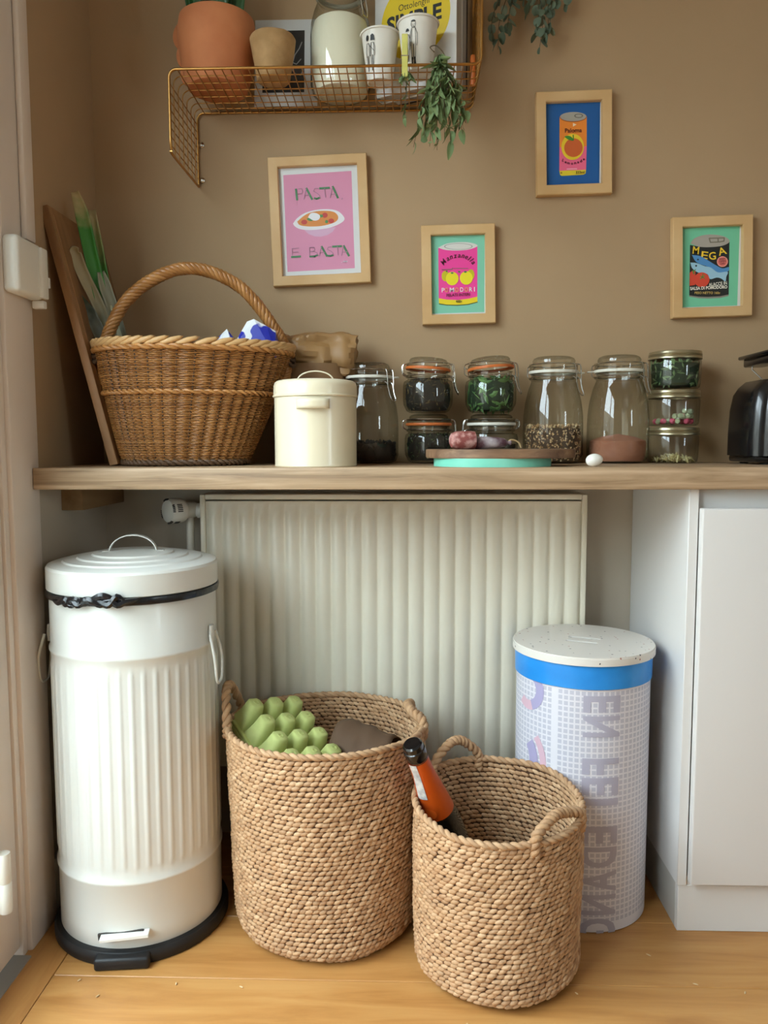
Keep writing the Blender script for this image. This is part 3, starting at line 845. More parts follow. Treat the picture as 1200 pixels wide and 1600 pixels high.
# leek standing in the basket
lk = emp('leek', 'leek with green and withered leaves standing in the wicker basket against the board', 'leek', (-.596, 1.708, 1.13))
def leaf_ribbon(path, widths, curl, seg=6, thick=.0012):
    mb = MB(); n = len(path)
    vs = []
    for i, p in enumerate(path):
        t = (path[min(i + 1, n - 1)] - path[max(i - 1, 0)]).normalized()
        x = t.cross(Vector((.25, -1, .1))).normalized(); y = x.cross(t)
        for j in range(seg + 1):
            u = j / seg * 2 - 1
            vs.append(p + x * u * widths[i] + y * (u * u) * curl * widths[i])
    mb.add(vs, [(i * (seg + 1) + j, i * (seg + 1) + j + 1, (i + 1) * (seg + 1) + j + 1, (i + 1) * (seg + 1) + j) for i in range(n - 1) for j in range(seg)])
    return mb
def leek_mat(name, base, tip, z0, z1):
    m = bpy.data.materials.new(name); m.use_nodes = True; nt = m.node_tree; b = nt.nodes['Principled BSDF']
    tc = nt.nodes.new('ShaderNodeTexCoord'); sp = nt.nodes.new('ShaderNodeSeparateXYZ'); nt.links.new(tc.outputs['Object'], sp.inputs[0])
    nz = nt.nodes.new('ShaderNodeTexNoise'); nz.inputs['Scale'].default_value = 40; nt.links.new(tc.outputs['Object'], nz.inputs['Vector'])
    ma = nt.nodes.new('ShaderNodeMath'); ma.operation = 'MULTIPLY_ADD'; ma.inputs[1].default_value = .08; nt.links.new(nz.outputs[0], ma.inputs[0]); nt.links.new(sp.outputs[2], ma.inputs[2])
    mr = nt.nodes.new('ShaderNodeMapRange'); mr.inputs[1].default_value = z0 + .04; mr.inputs[2].default_value = z1 + .04
    nt.links.new(ma.outputs[0], mr.inputs[0])
    mx = nt.nodes.new('ShaderNodeMix'); mx.data_type = 'RGBA'; nt.links.new(mr.outputs[0], mx.inputs[0])
    mx.inputs[6].default_value = lin(base); mx.inputs[7].default_value = lin(tip); nt.links.new(mx.outputs[2], b.inputs['Base Color'])
    b.inputs['Roughness'].default_value = .5
    return m
o0 = Vector((-.596, 1.708, 1.13))
def lp(*pts): return bez(*[Vector(p) - o0 for p in pts], n=6)
W = lambda n, w, e0=.6, e1=.3: [w * (e0 + (1 - e0) * min(1, i / (n * .3))) * (1 if i < n * .7 else 1 - (1 - e1) * (i - n * .7) / (n * .3)) for i in range(n)]
p = lp((-.618, 1.70, 1.15), (-.648, 1.695, 1.26), (-.668, 1.69, 1.36), (-.688, 1.69, 1.46), (-.702, 1.69, 1.505))
for nm, pa, w, cu, mt in (
    ('green_leaf', p, W(len(p), .0145, .8, .5), .5, leek_mat('leek_green', '#357a24', '#b5a070', .30, .36)),
    ('withered_leaf', lp((-.625, 1.712, 1.15), (-.642, 1.712, 1.25), (-.662, 1.712, 1.37), (-.676, 1.715, 1.475)), None, .6, leek_mat('leek_pale', '#44802f', '#a8966a', .22, .33)),
    ('withered_leaf', lp((-.622, 1.695, 1.14), (-.650, 1.688, 1.25), (-.684, 1.68, 1.33), (-.700, 1.68, 1.375), (-.696, 1.672, 1.39)), None, .7, leek_mat('leek_straw', '#85826a', '#a89a78', .1, .2)),
    ('withered_leaf', lp((-.612, 1.69, 1.13), (-.645, 1.682, 1.19), (-.668, 1.675, 1.243), (-.694, 1.67, 1.285)), None, .5, leek_mat('leek_grey', '#6f7062', '#3b4634', .1, .14)),
    ('withered_leaf', lp((-.60, 1.70, 1.13), (-.618, 1.695, 1.22), (-.640, 1.69, 1.30), (-.652, 1.69, 1.34)), None, .7, leek_mat('leek_white', '#85836f', '#8f876c', .1, .3))):
    w = w or W(len(pa), .0125, .9, .5)
    ob = leaf_ribbon(pa, w, cu).build(nm, mt, lk, True, 60); md = ob.modifiers.new('thick', 'SOLIDIFY'); md.thickness = .0012
st = lp((-.575, 1.715, 1.0), (-.60, 1.71, 1.1), (-.622, 1.703, 1.2), (-.638, 1.70, 1.27))
MB().tube(st, [.018 - .006 * i / (len(st) - 1) for i in range(len(st))], 12).build('stalk', leek_mat('leek_stalk', '#b9b79c', '#a8a884', .05, .2), lk)

# blue and white packet in the basket
pkm = mat('blue_white_packet', '#e4e6ea', .3, col2='#2732a8', scale=30, contrast=(.46, .48), detail=1)
def packet(pts, loc, name, label):
    bm = bmesh.new()
    for p in pts: bm.verts.new(p)
    bmesh.ops.convex_hull(bm, input=bm.verts)
    me = bpy.data.meshes.new(name); bm.to_mesh(me); bm.free(); me.materials.append(pkm)
    return tag(put(name, me, None, loc), label, 'packet')
rp_ = random.Random(11)
packet([(-.055, -.03, -.03), (.05, -.03, -.03), (-.05, .03, -.03), (.05, .03, -.03), (-.012, -.02, .046), (.004, -.028, .050), (.03, -.02, .036), (.046, -.01, .028), (.05, .02, .0), (-.03, .01, .03), (.018, .02, .044)], (-.326, 1.690, 1.186), 'packet', 'crumpled blue and white packet showing over the wicker basket rim by the handle')
packet([(-.03, -.02, -.03), (.03, -.02, -.03), (.0, .02, -.03), (-.028, 0, .012), (0.006, -.01, .04), (.02, .0, .02)], (-.385, 1.672, 1.176), 'packet', 'small blue and white packet corner showing over the middle of the wicker rim')

# brown paper bag behind the tin
bgm = MB()
def bagf(u, v):
    a = 2 * PI * u
    x = -.085 + .18 * v
    w = .045 + .006 * math.sin(v * 5); h = .036 + .010 * v
    if v > .86: w *= 1 - (v - .86) * 1.2; h *= 1 - (v - .86) * .8
    def rd(k, o): return abs(noise.noise(Vector((math.cos(a) * k + o, math.sin(a) * k, v * k * 1.8))))
    n = .006 - .018 * rd(1.2, 0) + .010 * rd(2.3, 5)
    c, s = math.cos(a), math.sin(a)
    return (x + .6 * n, math.copysign(abs(c) ** .7, c) * (w + n), math.copysign(abs(s) ** .7, s) * (h + n) + .010 * v)
bgm.grid(bagf, 48, 34)
bgm.add([bagf(i / 48, 1) for i in range(48)], [tuple(range(48))]); bgm.add([bagf(i / 48, 0) for i in range(48)], [tuple(range(48))])
bgo = emp('paper_bag', 'crumpled brown paper bag lying behind the cream tin', 'bag', (-.212, 1.815, TOP))
bgm.build('folded_end', mat('brown_kraft_paper', '#8d683f', .5, col2='#9a7448', scale=10, bump=.3, bscale=40), bgo, True, 22, loc=(-.005, 0, .245), rot=(0, R_(5), 0))
lowm = MB()
lowm.grid(lambda u, v: ((.085 - .01 * v) * math.copysign(abs(math.cos(2 * PI * u)) ** .5, math.cos(2 * PI * u)) + .006 * noise.noise(Vector((u * 9, v * 6, 2))), (.052) * math.copysign(abs(math.sin(2 * PI * u)) ** .5, math.sin(2 * PI * u)) + .006 * noise.noise(Vector((u * 9, v * 6, 5))), .004 + v * .22), 36, 14)
lowm.build('bag_body', mat('brown_kraft_paper_lower', '#7e5b38', .65, bump=.5, bscale=26), bgo, True, 28, loc=(-.012, 0, 0))

# cream tin
tn = emp('cream_tin', 'round cream enamel tin with a lid and wire handle', 'tin', (-.187, 1.598, TOP))
TR = .0825
MB().lathe([(0, .001), (TR - .001, .0), (TR + .0005, .002), (TR, .005), (TR, .137), (TR - .002, .138)], 72).build('body', M_['cream'], tn)
tl_ = MB().lathe([(TR + .001, .137), (TR + .0032, .1385), (TR + .0035, .141), (TR + .0015, .1425), (TR + .0012, .160), (TR - .001, .167), (TR - .006, .1705), (TR - .012, .1715), (0, .1725)], 72).build('lid', M_['cream'], tn)
MB().tube([(-.036 * math.cos(a), 0, .172 + .019 * math.sin(a)) for a in [PI * i / 24 for i in range(25)]], .0014, 8).build('lid_handle', M_['cream'], tl_)
fh = MB()
for i in range(16):
    pass
fh.grid(lambda u, v: ((TR + .010 * math.sin(PI * u) ** .4) * math.sin(R_(-20 + 46 * u)), -(TR + .0105 * math.sin(PI * min(1, max(0, u))) ** .35) * math.cos(R_(-20 + 46 * u)), .113 + .019 * v), 24, 3)
ob = fh.build('front_handle', M_['cream'], tn); md = ob.modifiers.new('thick', 'SOLIDIFY'); md.thickness = .0015

# ------------------------------------------------------------------ jars
def chunks(mb, n, rfun, z0, z1, size, rnd, m=0, top=True, squash=1):
    """loose pieces packed against the wall of a jar and over the top of the fill"""
    def one(p, s):
        q = Euler((rnd.random() * 6, rnd.random() * 6, rnd.random() * 6)).to_matrix()
        vs = [p + q @ Vector(v) for v in ((s, 0, 0), (-s, 0, 0), (0, s * .8, 0), (0, -s * .8, 0), (0, 0, s * .6 * squash), (0, 0, -s * .6 * squash))]
        mb.add(vs, [(0, 2, 4), (2, 1, 4), (1, 3, 4), (3, 0, 4), (2, 0, 5), (1, 2, 5), (3, 1, 5), (0, 3, 5)], m)
    for k in range(n):
        a = rnd.random() * 2 * PI; z = rnd.uniform(z0, z1); s = size * rnd.uniform(.6, 1.3); r = rfun(z) - s
        one(Vector((r * math.cos(a), r * math.sin(a), z)), s)
    if top:
        for k in range(n // 3):
            a = rnd.random() * 2 * PI; s = size * rnd.uniform(.6, 1.3); r = math.sqrt(rnd.random()) * (rfun(z1) - s)
            one(Vector((r * math.cos(a), r * math.sin(a), z1 + rnd.uniform(-.3, .8) * s)), s)
def interp(prof, z):
    for (r0, z0), (r1, z1) in zip(prof[:-1], prof[1:]):
        if z0 <= z <= z1 and z1 > z0: return r0 + (r1 - r0) * (z - z0) / (z1 - z0)
    return prof[-1][0]
def flakes(mb, n, rfun, z0, z1, L, w, rnd):
    for k in range(n):
        a = rnd.random() * 2 * PI; z = rnd.uniform(z0, z1); r = rfun(z) - .002 - rnd.random() * .006
        c = Vector((r * math.cos(a), r * math.sin(a), z))
        ang = rnd.random() * PI; tx = Vector((-math.sin(a), math.cos(a), 0)); d = tx * math.cos(ang) + Vector((0, 0, math.sin(ang)))
        e = tx * -math.sin(ang) + Vector((0, 0, math.cos(ang))); nrm = Vector((math.cos(a), math.sin(a), 0))
        l = L * rnd.uniform(.6, 1.2); ww = w * rnd.uniform(.6, 1.2)
        mb.add([c - d * l, c + e * ww - nrm * .001, c + d * l, c - e * ww - nrm * .001, c + nrm * .0015], [(0, 1, 4), (1, 2, 4), (2, 3, 4), (3, 0, 4)])
def clip_jar(label, x, y, z, h, r, rn, tall, seal, rotz, fill, lid_tilt=(0, 0), tab=None):
    j = emp('clip_jar', label, 'jar', (x, y, z), (0, 0, R_(rotz)), group='clip-top glass jars on the counter')
    nh = h * (.845 if tall else .775)          # neck top
    if tall: prof = [(0, .003), (r * .80, .002), (r * .92, .006), (r, .02), (r, h * .36), (r * .985, h * .46), (r * .93, h * .58), (r * .83, h * .70), (rn * 1.0, nh - .018)]
    else: prof = [(0, .003), (r * .74, .002), (r * .86, .006), (r * .98, .020), (r, .030), (r, h * .52), (r * .96, h * .60), (rn, nh - .016)]
    body = list(prof) + [(rn, nh - .014), (rn + .004, nh - .012), (rn + .004, nh - .009), (rn, nh - .007), (rn, nh - .002), (rn + .003, nh), (rn - .004, nh), (rn - .005, nh - .012)]
    MB().lathe(body, 56).build('glass_body', M_['glass'], j, True, 50)
    lz = h - nh
    Ml = (R_(lid_tilt[0]), R_(lid_tilt[1]), 0)
    lift = .002 + rn * math.sin(R_(max(abs(lid_tilt[0]), abs(lid_tilt[1]))))
    sl = MB().lathe([(rn - .004, .0), (rn + .005, -.0015), (rn + .0062, .0015), (rn + .005, .0045), (rn - .003, .004)], 56).build('seal', M_[seal], j, True, 60, loc=(0, 0, nh + lift), rot=Ml)
    if tab is not None:
        MB().box((rn + .002, -.007, -.0005), (rn + .020, .007, .0025), .001, 1).build('seal_tab', M_[seal], sl, loc=(0, 0, 0), rot=(0, 0, R_(tab - rotz)))
    ld = MB().lathe([(rn + .001, .004), (rn + .0035, .0055), (rn + .0035, lz * .42), (rn - .001, lz * .52), (rn - .003, lz * .62), (rn - .002, lz * .72), (rn - .005, lz * .88), (rn - .012, lz * .97), (rn * .5, lz * .92), (0, lz * .90)], 56)
    ld.build('glass_lid', M_['lidglass'], j, True, 50, loc=(0, 0, nh + lift), rot=Ml)
    wr = MB(); w = .0013
    wr.tube([((rn + .0055) * math.cos(a), (rn + .0055) * math.sin(a), nh - .0085) for a in [2 * PI * i / 40 for i in range(40)]], w, 6, closed=True)
    zt = nh + lift + lz * .5
    wr.tube([((rn + .0045) * math.cos(a), (rn + .0045) * math.sin(a), zt) for a in [2 * PI * i / 40 for i in range(40)]], w, 6, closed=True)
    wr.build('wire_rings', M_['chrome'], j)
    X = rn + .0055
    cl = MB()
    for s in (-1, 1):
        cl.tube(bez((X - .002, s * .011, zt), (X + .006, s * .011, zt - .004), (X + .009, s * .010, nh - .012), (X + .008, s * .010, nh - .022), n=5), w, 6)
        cl.tube(bez((X, s * .0095, nh - .0085), (X + .007, s * .009, nh - .014), (X + .012, s * .0085, nh - .034), (X + .017, s * .008, nh - .046), n=5), w, 6)
    cl.tube(bez((X + .017, -.008, nh - .046), (X + .0185, -.004, nh - .050), (X + .0185, .004, nh - .050), (X + .017, .008, nh - .046), n=5), w, 6)
    cl.build('clasp', M_['chrome'], j)
    hg = MB()
    for s in (-1, 1):
        hg.tube(bez((-X + .001, s * .012, nh - .0085), (-X - .006, s * .012, nh - .002), (-X - .006, s * .012, zt - .004), (-X + .001, s * .012, zt), n=5), w, 6)
    hg.tube([(-X - .006, -.012, (nh + zt) / 2), (-X - .006, .012, (nh + zt) / 2)], w, 6)
    hg.build('hinge_wire', M_['chrome'], j)
    if fill: fill(j, lambda zq: interp(prof[1:], zq) - .0035, h)
    return j
def core_fill(j, rf, z0, z1, m, name, dome=.0, seg=40):
    p = [(0, z0), (rf(max(z0, .008)) - .004, z0 + .001)] + [(rf(z0 + (z1 - z0) * k / 6) - .003, z0 + (z1 - z0) * k / 6) for k in range(1, 7)] + [((rf(z1) - .004) * .6, z1 + dome * .6), (0, z1 + dome)]
    return MB().lathe(p, seg, rf=lambda r, a, z: r * (1 + .02 * noise.noise(Vector((math.cos(a) * 3, math.sin(a) * 3, z * 60))))).build(name, m, j)
def fill_tea(cols, core, top, n=420, L=.006, w=.0014, seed=1):
    def f(j, rf, h):
        core_fill(j, rf, .006, h * top, core, 'tea_core')
        b = MB(); flakes(b, n, rf, .008, h * top, L, w, random.Random(seed))
        tag(b.build('dried_leaves', cols, j, False), kind='stuff')
    return f
M_['tea_core'] = mat('dark_tea_core', '#221b11', .9)
M_['tea'] = mat('dark_tea_leaves', '#3d3320', .8, island=('#2a2415', '#6b5733', '#55492a', '#8a7244'))
M_['tea_g'] = mat('green_tea_leaves', '#2e3a20', .8, island=('#222b18', '#56663a', '#3a4628', '#78855a'))
M_['leafy'] = mat('green_basil', '#355a22', .55, island=('#284519', '#52773a', '#3a5f28', '#6f9452'))
M_['leafy_core'] = mat('green_leaf_core', '#182a10', .8)
M_['granola_core'] = mat('granola_core', '#4d3826', .9)
M_['granola'] = mat('granola', '#8a6a48', .8, island=('#6b4830', '#b58a5c', '#dab98a', '#8d653f', '#eed6ac'))
M_['cocoa'] = mat('cocoa_powder', '#ad7459', .9, col2='#9d674f', scale=20, bump=.2, bscale=60)
M_['coffee'] = mat('dark_beans', '#1a1310', .6, island=('#120d0a', '#2a1d15', '#1d1511'))
def fill_beans(j, rf, h):
    core_fill(j, rf, .005, h * .20, M_['coffee'], 'bean_core')
    b = MB(); chunks(b, 220, rf, .008, h * .21, .005, random.Random(9)); tag(b.build('dark_beans', M_['coffee'], j), kind='stuff')
def fill_granola(j, rf, h):
    core_fill(j, rf, .005, h * .33, M_['granola_core'], 'granola_core')
    b = MB(); chunks(b, 900, rf, .006, h * .345, .0042, random.Random(10)); tag(b.build('granola', M_['granola'], j, False), kind='stuff')
def fill_cocoa(j, rf, h):
    core_fill(j, rf, .004, h * .21, M_['cocoa'], 'cocoa_powder', .016, 64)
def fill_basil(j, rf, h):
    core_fill(j, rf, .006, h * .62, M_['leafy_core'], 'leaf_core')
    b = MB(); flakes(b, 240, rf, .008, h * .66, .014, .0055, random.Random(5)); tag(b.build('green_leaves', M_['leafy'], j, False), kind='stuff')
def fill_grain(j, rf, h): core_fill(j, rf, .005, h * .40, mat('dark_grain', '#2c2418', .8, bump=.5, bscale=200), 'dark_grain')
JY = 1.818
clip_jar('tall clip jar with a white seal next to the cream tin', -.089, JY - .006, TOP, .226, .067, .049, True, 'white_seal', -38, fill_beans, tab=-10)
clip_jar('small clip jar with an orange seal of dark leaves, bottom of its stack', .047, JY, TOP, .110, .055, .047, False, 'orange_seal', 2, fill_tea(M_['tea_g'], M_['tea_core'], .62, seed=3))
clip_jar('small clip jar with a slanting orange seal full of brown tea, on top', .045, JY, TOP + .1135, .120, .057, .046, False, 'orange_seal', 5, fill_tea(M_['tea'], M_['tea_core'], .64, seed=4), (0, 4))
clip_jar('small wide clip jar with a white seal behind the salami', .190, JY, TOP, .110, .061, .050, False, 'white_seal', 180, fill_grain)
clip_jar('small clip jar with a tilted orange seal full of green leaves', .188, JY, TOP + .1135, .120, .058, .047, False, 'orange_seal', -25, fill_basil, (0, -5))
clip_jar('tall clip jar with a white seal half filled with granola', .330, JY, TOP, .238, .0675, .050, True, 'white_seal', -42, fill_granola, tab=5)
clip_jar('tall clip jar with a white seal holding cocoa powder', .477, JY, TOP, .240, .0685, .050, True, 'white_seal', -42, fill_cocoa, tab=175)

M_['gold_lid'] = mat('champagne_metal_lid', '#b3a88a', .3, .9)
def screw_jar(label, z, h, r, fill):
    j = emp('screw_jar', label, 'jar', (.603, 1.822, z), group='stacked screw-top jars')
    bh = h - .017
    prof = [(0, .003), (r * .86, .0015), (r * .93, .004), (r * .96, .012), (r * .985, bh - .008), (r * .96, bh - .003), (r * .93, bh), (r * .93, bh + .012)]
    MB().lathe(prof, 48).build('glass_body', M_['glass'], j, True, 50)
    MB().lathe([(r * .96, bh - .002), (r * 1.0, bh - .001), (r * 1.0, bh + .003), (r * .975, bh + .0045), (r * .995, bh + .006), (r * .975, bh + .0075), (r * .995, bh + .009), (r * .98, bh + .0105), (r * .98, bh + .0135), (r * .96, bh + .0155), (r * .90, bh + .016), (r * .88, bh + .0145), (0, bh + .0145)], 64).build('screw_lid', M_['gold_lid'], j, True, 50)
    fill(j, lambda zq: interp(prof[1:], zq) - .003, bh)
def f_herb(j, rf, h):
    core_fill(j, rf, .006, h * .84, M_['leafy_core'], 'herb_core')
    b = MB(); flakes(b, 260, rf, .008, h * .92, .010, .0042, random.Random(21)); tag(b.build('dried_herbs', mat('dried_green_herb', '#55703c', .7, island=('#3a5230', '#708a58', '#536f42', '#93a57e')), j, False), kind='stuff')
def f_candy(j, rf, h):
    rnd = random.Random(8)
    pk = mat('pink_sweet', '#c2506a', .5); gr = mat('pale_green_sweet', '#a9b08c', .5)
    sw = MB().lathe([(0, -.006), (.0045, -.0055), (.006, -.003), (.006, .003), (.0045, .0055), (0, .006)], 12)
    mp, mg = sw.mesh('sweet', pk), sw.mesh('sweet', gr)
    k = 0
    for lay, (z, n) in enumerate(((.011, 15), (.011, 8), (.022, 11), (.033, 4))):
        for q in range(n):
            a = 2 * PI * (q + rnd.random() * .4) / n - .4
            if lay > 1: a = rnd.uniform(-PI * .62, .1)
            rr = (.040 if lay != 1 else .022) - rnd.random() * .004
            put('sweet', mp if (lay == 0 and q % 3) or rnd.random() < .25 else mg, j, (rr * math.cos(a), rr * math.sin(a), z), (rnd.random() * 3, rnd.random() * 3, rnd.random() * 3)); k += 1
def f_nuts(j, rf, h):
    b = MB(); rnd = random.Random(31)
    for k in range(130):
        a = rnd.random() * 2 * PI; r = math.sqrt(rnd.random()) * .043; z = .006 + .018 * (1 - r / .05) * rnd.random()
        d = Euler((rnd.random() * 6, rnd.random() * 6, rnd.random() * 6)).to_matrix() @ Vector((1, 0, 0)); d.z *= .5
        b.lobe((r * math.cos(a), r * math.sin(a), z), d, (.3, .2, 1), .018, .0030)
    tag(b.build('pasta_bits', mat('pale_yellow_bits', '#b7a266', .6, island=('#8f7a45', '#c9b67c', '#ddd0a2')), j), kind='stuff')
screw_jar('screw-top jar of pale yellow bits, bottom of the stack of three', TOP, .0815, .0575, f_nuts)
screw_jar('screw-top jar with pink and pale green sweets, middle of the stack', TOP + .083, .0815, .0575, f_candy)
screw_jar('screw-top jar of dried green herbs, top of the stack of three', TOP + .166, .0845, .0580, f_herb)

# ------------------------------------------------------------------ boards, salami, egg
def roundrect(w, d, r, n=8):
    P = []
    for cx, cy, a in ((w - r, d - r, 0), (-w + r, d - r, 90), (-w + r, -d + r, 180), (w - r, -d + r, 270)):
        P += [(cx + r * math.cos(R_(a + 90 * i / n)), cy + r * math.sin(R_(a + 90 * i / n))) for i in range(n + 1)]
    return P
def slab(poly, z0, z1, bev):
    mb = MB(); mb.prism(poly, z0, z1)
    cx = sum(p[0] for p in poly) / len(poly); cy = sum(p[1] for p in poly) / len(poly)
    return mb
M_['teal'] = mat('teal_painted_board', '#6fc7ae', .5, col2='#84d1ba', scale=9)
tb = slab(ell(0, 0, .118, .1, 64), 0, .0165, .002).build('teal_board', M_['teal'], None, True, 30, loc=(.170, 1.605, TOP))
tag(tb, 'round teal painted board lying under the wooden serving board', 'board')
wbd = emp('serving_board', 'dark wooden serving board stacked on the teal board', 'board', (.187, 1.612, TOP + .0165))
bm_ = MB()
bm_.prism(ell(0, 0, .151, .108, 72), .002, .0165); bm_.prism(ell(0, 0, .1495, .1065, 72), 0, .0175)
bm_.build('board_body', M_['acacia'], wbd, True, 30)
z2 = TOP + .0165 + .0175
M_['salami'] = mat('marbled_salami', '#8d4a45', .45, col2='#c99a92', scale=70, contrast=(.45, .62), bump=.3, bscale=90)
M_['casing_s'] = mat('dusty_sausage_skin', '#54303a', .6, col2='#b5a7a8', scale=28, contrast=(.42, .66), bump=.4, bscale=80)
s1 = MB().lathe([(0, -.026), (.008, -.0255), (.0145, -.022), (.0175, -.014), (.0185, 0), (.0182, .018), (.0175, .0235), (.016, .0245), (0, .0245)], 32)
o = s1.build('salami_piece', M_['salami'], None, loc=(.107, 1.560, z2 + .0176), rot=(0, R_(90), R_(12))); tag(o, 'thick cut piece of marbled red salami on the serving board', 'salami')
s2 = emp('sausage', 'thin dusty dried sausage end with string on the serving board', 'sausage', (.165, 1.573, z2), (0, 0, R_(4)))
MB().lathe([(0, -.034), (.0115, -.034), (.0128, -.031), (.0122, -.01), (.011, .012), (.0085, .026), (.004, .031), (.0032, .034), (.005, .038), (.004, .040), (0, .040)], 28).build('sausage_body', M_['casing_s'], s2, loc=(0, 0, .0128), rot=(0, R_(90), 0))
MB().tube(bez((.033, 0, .012), (.038, 0, .018), (.048, .002, .017), (.056, .003, .012), (.060, .003, .003), n=6), .0017, 7).build('string', mat('string', '#b89a6e', .8), s2)
eg = MB().lathe([(0, -.0170)] + [(.0125 * math.sin(t) * (1 + .10 * math.cos(t)), -.017 * math.cos(t)) for t in [PI * i / 16 for i in range(1, 16)]] + [(0, .017)], 28)
o = eg.build('egg', mat('white_shell', '#efeae0', .4), None, loc=(.362, 1.545, TOP + .0128), rot=(0, R_(82), R_(8))); tag(o, 'small white egg on the counter in front of the cocoa jar', 'egg')

# ------------------------------------------------------------------ toaster
M_['black_plastic'] = mat('black_gloss_plastic', '#101012', .25, coat=.3)
tt = emp('toaster', 'black toaster with brushed metal side panel and a bun rack', 'toaster', (.880, 1.735, TOP))
def tbody(w, d, z0, h, r, bulge):
    vs = []; P = roundrect(w, d, r); n = len(P)
    zs = [(0, z0), (.3, z0 + h * .3), (.7, z0 + h * .62), (.93, z0 + h * .82), (.985, z0 + h * .92), (1, z0 + h)]
    ks = [1.0, 1.0, .985, .955, .90, .82]
    for (t, z), k in zip(zs, ks):
        for x, y in P: vs.append((x - math.copysign(w * (1 - k), x), y * (k if k < .96 else 1), z))
    fs = [(q * n + j, q * n + (j + 1) % n, (q + 1) * n + (j + 1) % n, (q + 1) * n + j) for q in range(len(zs) - 1) for j in range(n)]
    fs.append(tuple((len(zs) - 1) * n + j for j in range(n))); fs.append(tuple(reversed(range(n))))
    return MB().add(vs, fs)
tbody(.168, .075, .018, .160, .03, 0).build('body', M_['black_plastic'], tt, True, 35)
tbody(.150, .086, .018, .158, .03, 0).build('face_shell', M_['black_plastic'], tt, True, 35)
MB().box((-.158, -.07, .004), (.158, .07, .02), .006).build('base', M_['black_plastic'], tt)
for sx in (-1, 1):
    for sy in (-1, 1): MB().lathe([(0, 0), (.009, 0), (.009, .006), (0, .006)], 14, M=Matrix.Translation((sx * .13, sy * .05, 0))).build('foot', M_['black_rubber'], tt)
MB().prism(roundrect(.108, .048, .022), 0, .004, M=Matrix.Translation((0, -.0855, .083)) @ Matrix.Rotation(R_(90), 4, 'X')).build('metal_panel', mat('brushed_steel', '#bdb8ad', .35, .8, bump=.1, bscale=200), tt, True, 30)
for y in (-.022, .022): MB().box((-.11, y - .012, .1735), (.11, y + .012, .1775), .001, 1).build('bread_slot', M_['dark_slot'], tt, False)
rk_ = MB()
for y in (-.05, -.017, .017, .05): rk_.tube([(-.112, y, .216), (.112, y, .216)], .002, 6)
for s in (-1, 1):
    rk_.tube([(s * .095, -.055, .176), (s * .096, -.055, .186), (s * .116, -.06, .207), (s * .116, -.06, .215)], .0017, 6)
    rk_.tube([(s * .095, .055, .176), (s * .096, .055, .186), (s * .116, .06, .207), (s * .116, .06, .215)], .0017, 6)
rk_.build('rack_wire', M_['chrome'], tt)
for s in (-1, 1):
    MB().box((s * .104 - .022, -.085, .2135), (s * .104 + .022, .085, .233), .004).box((s * .110 - .027, -.088, .230), (s * .110 + .027, .088, .238), .003).build('rack_handle', M_['black_plastic'], tt)

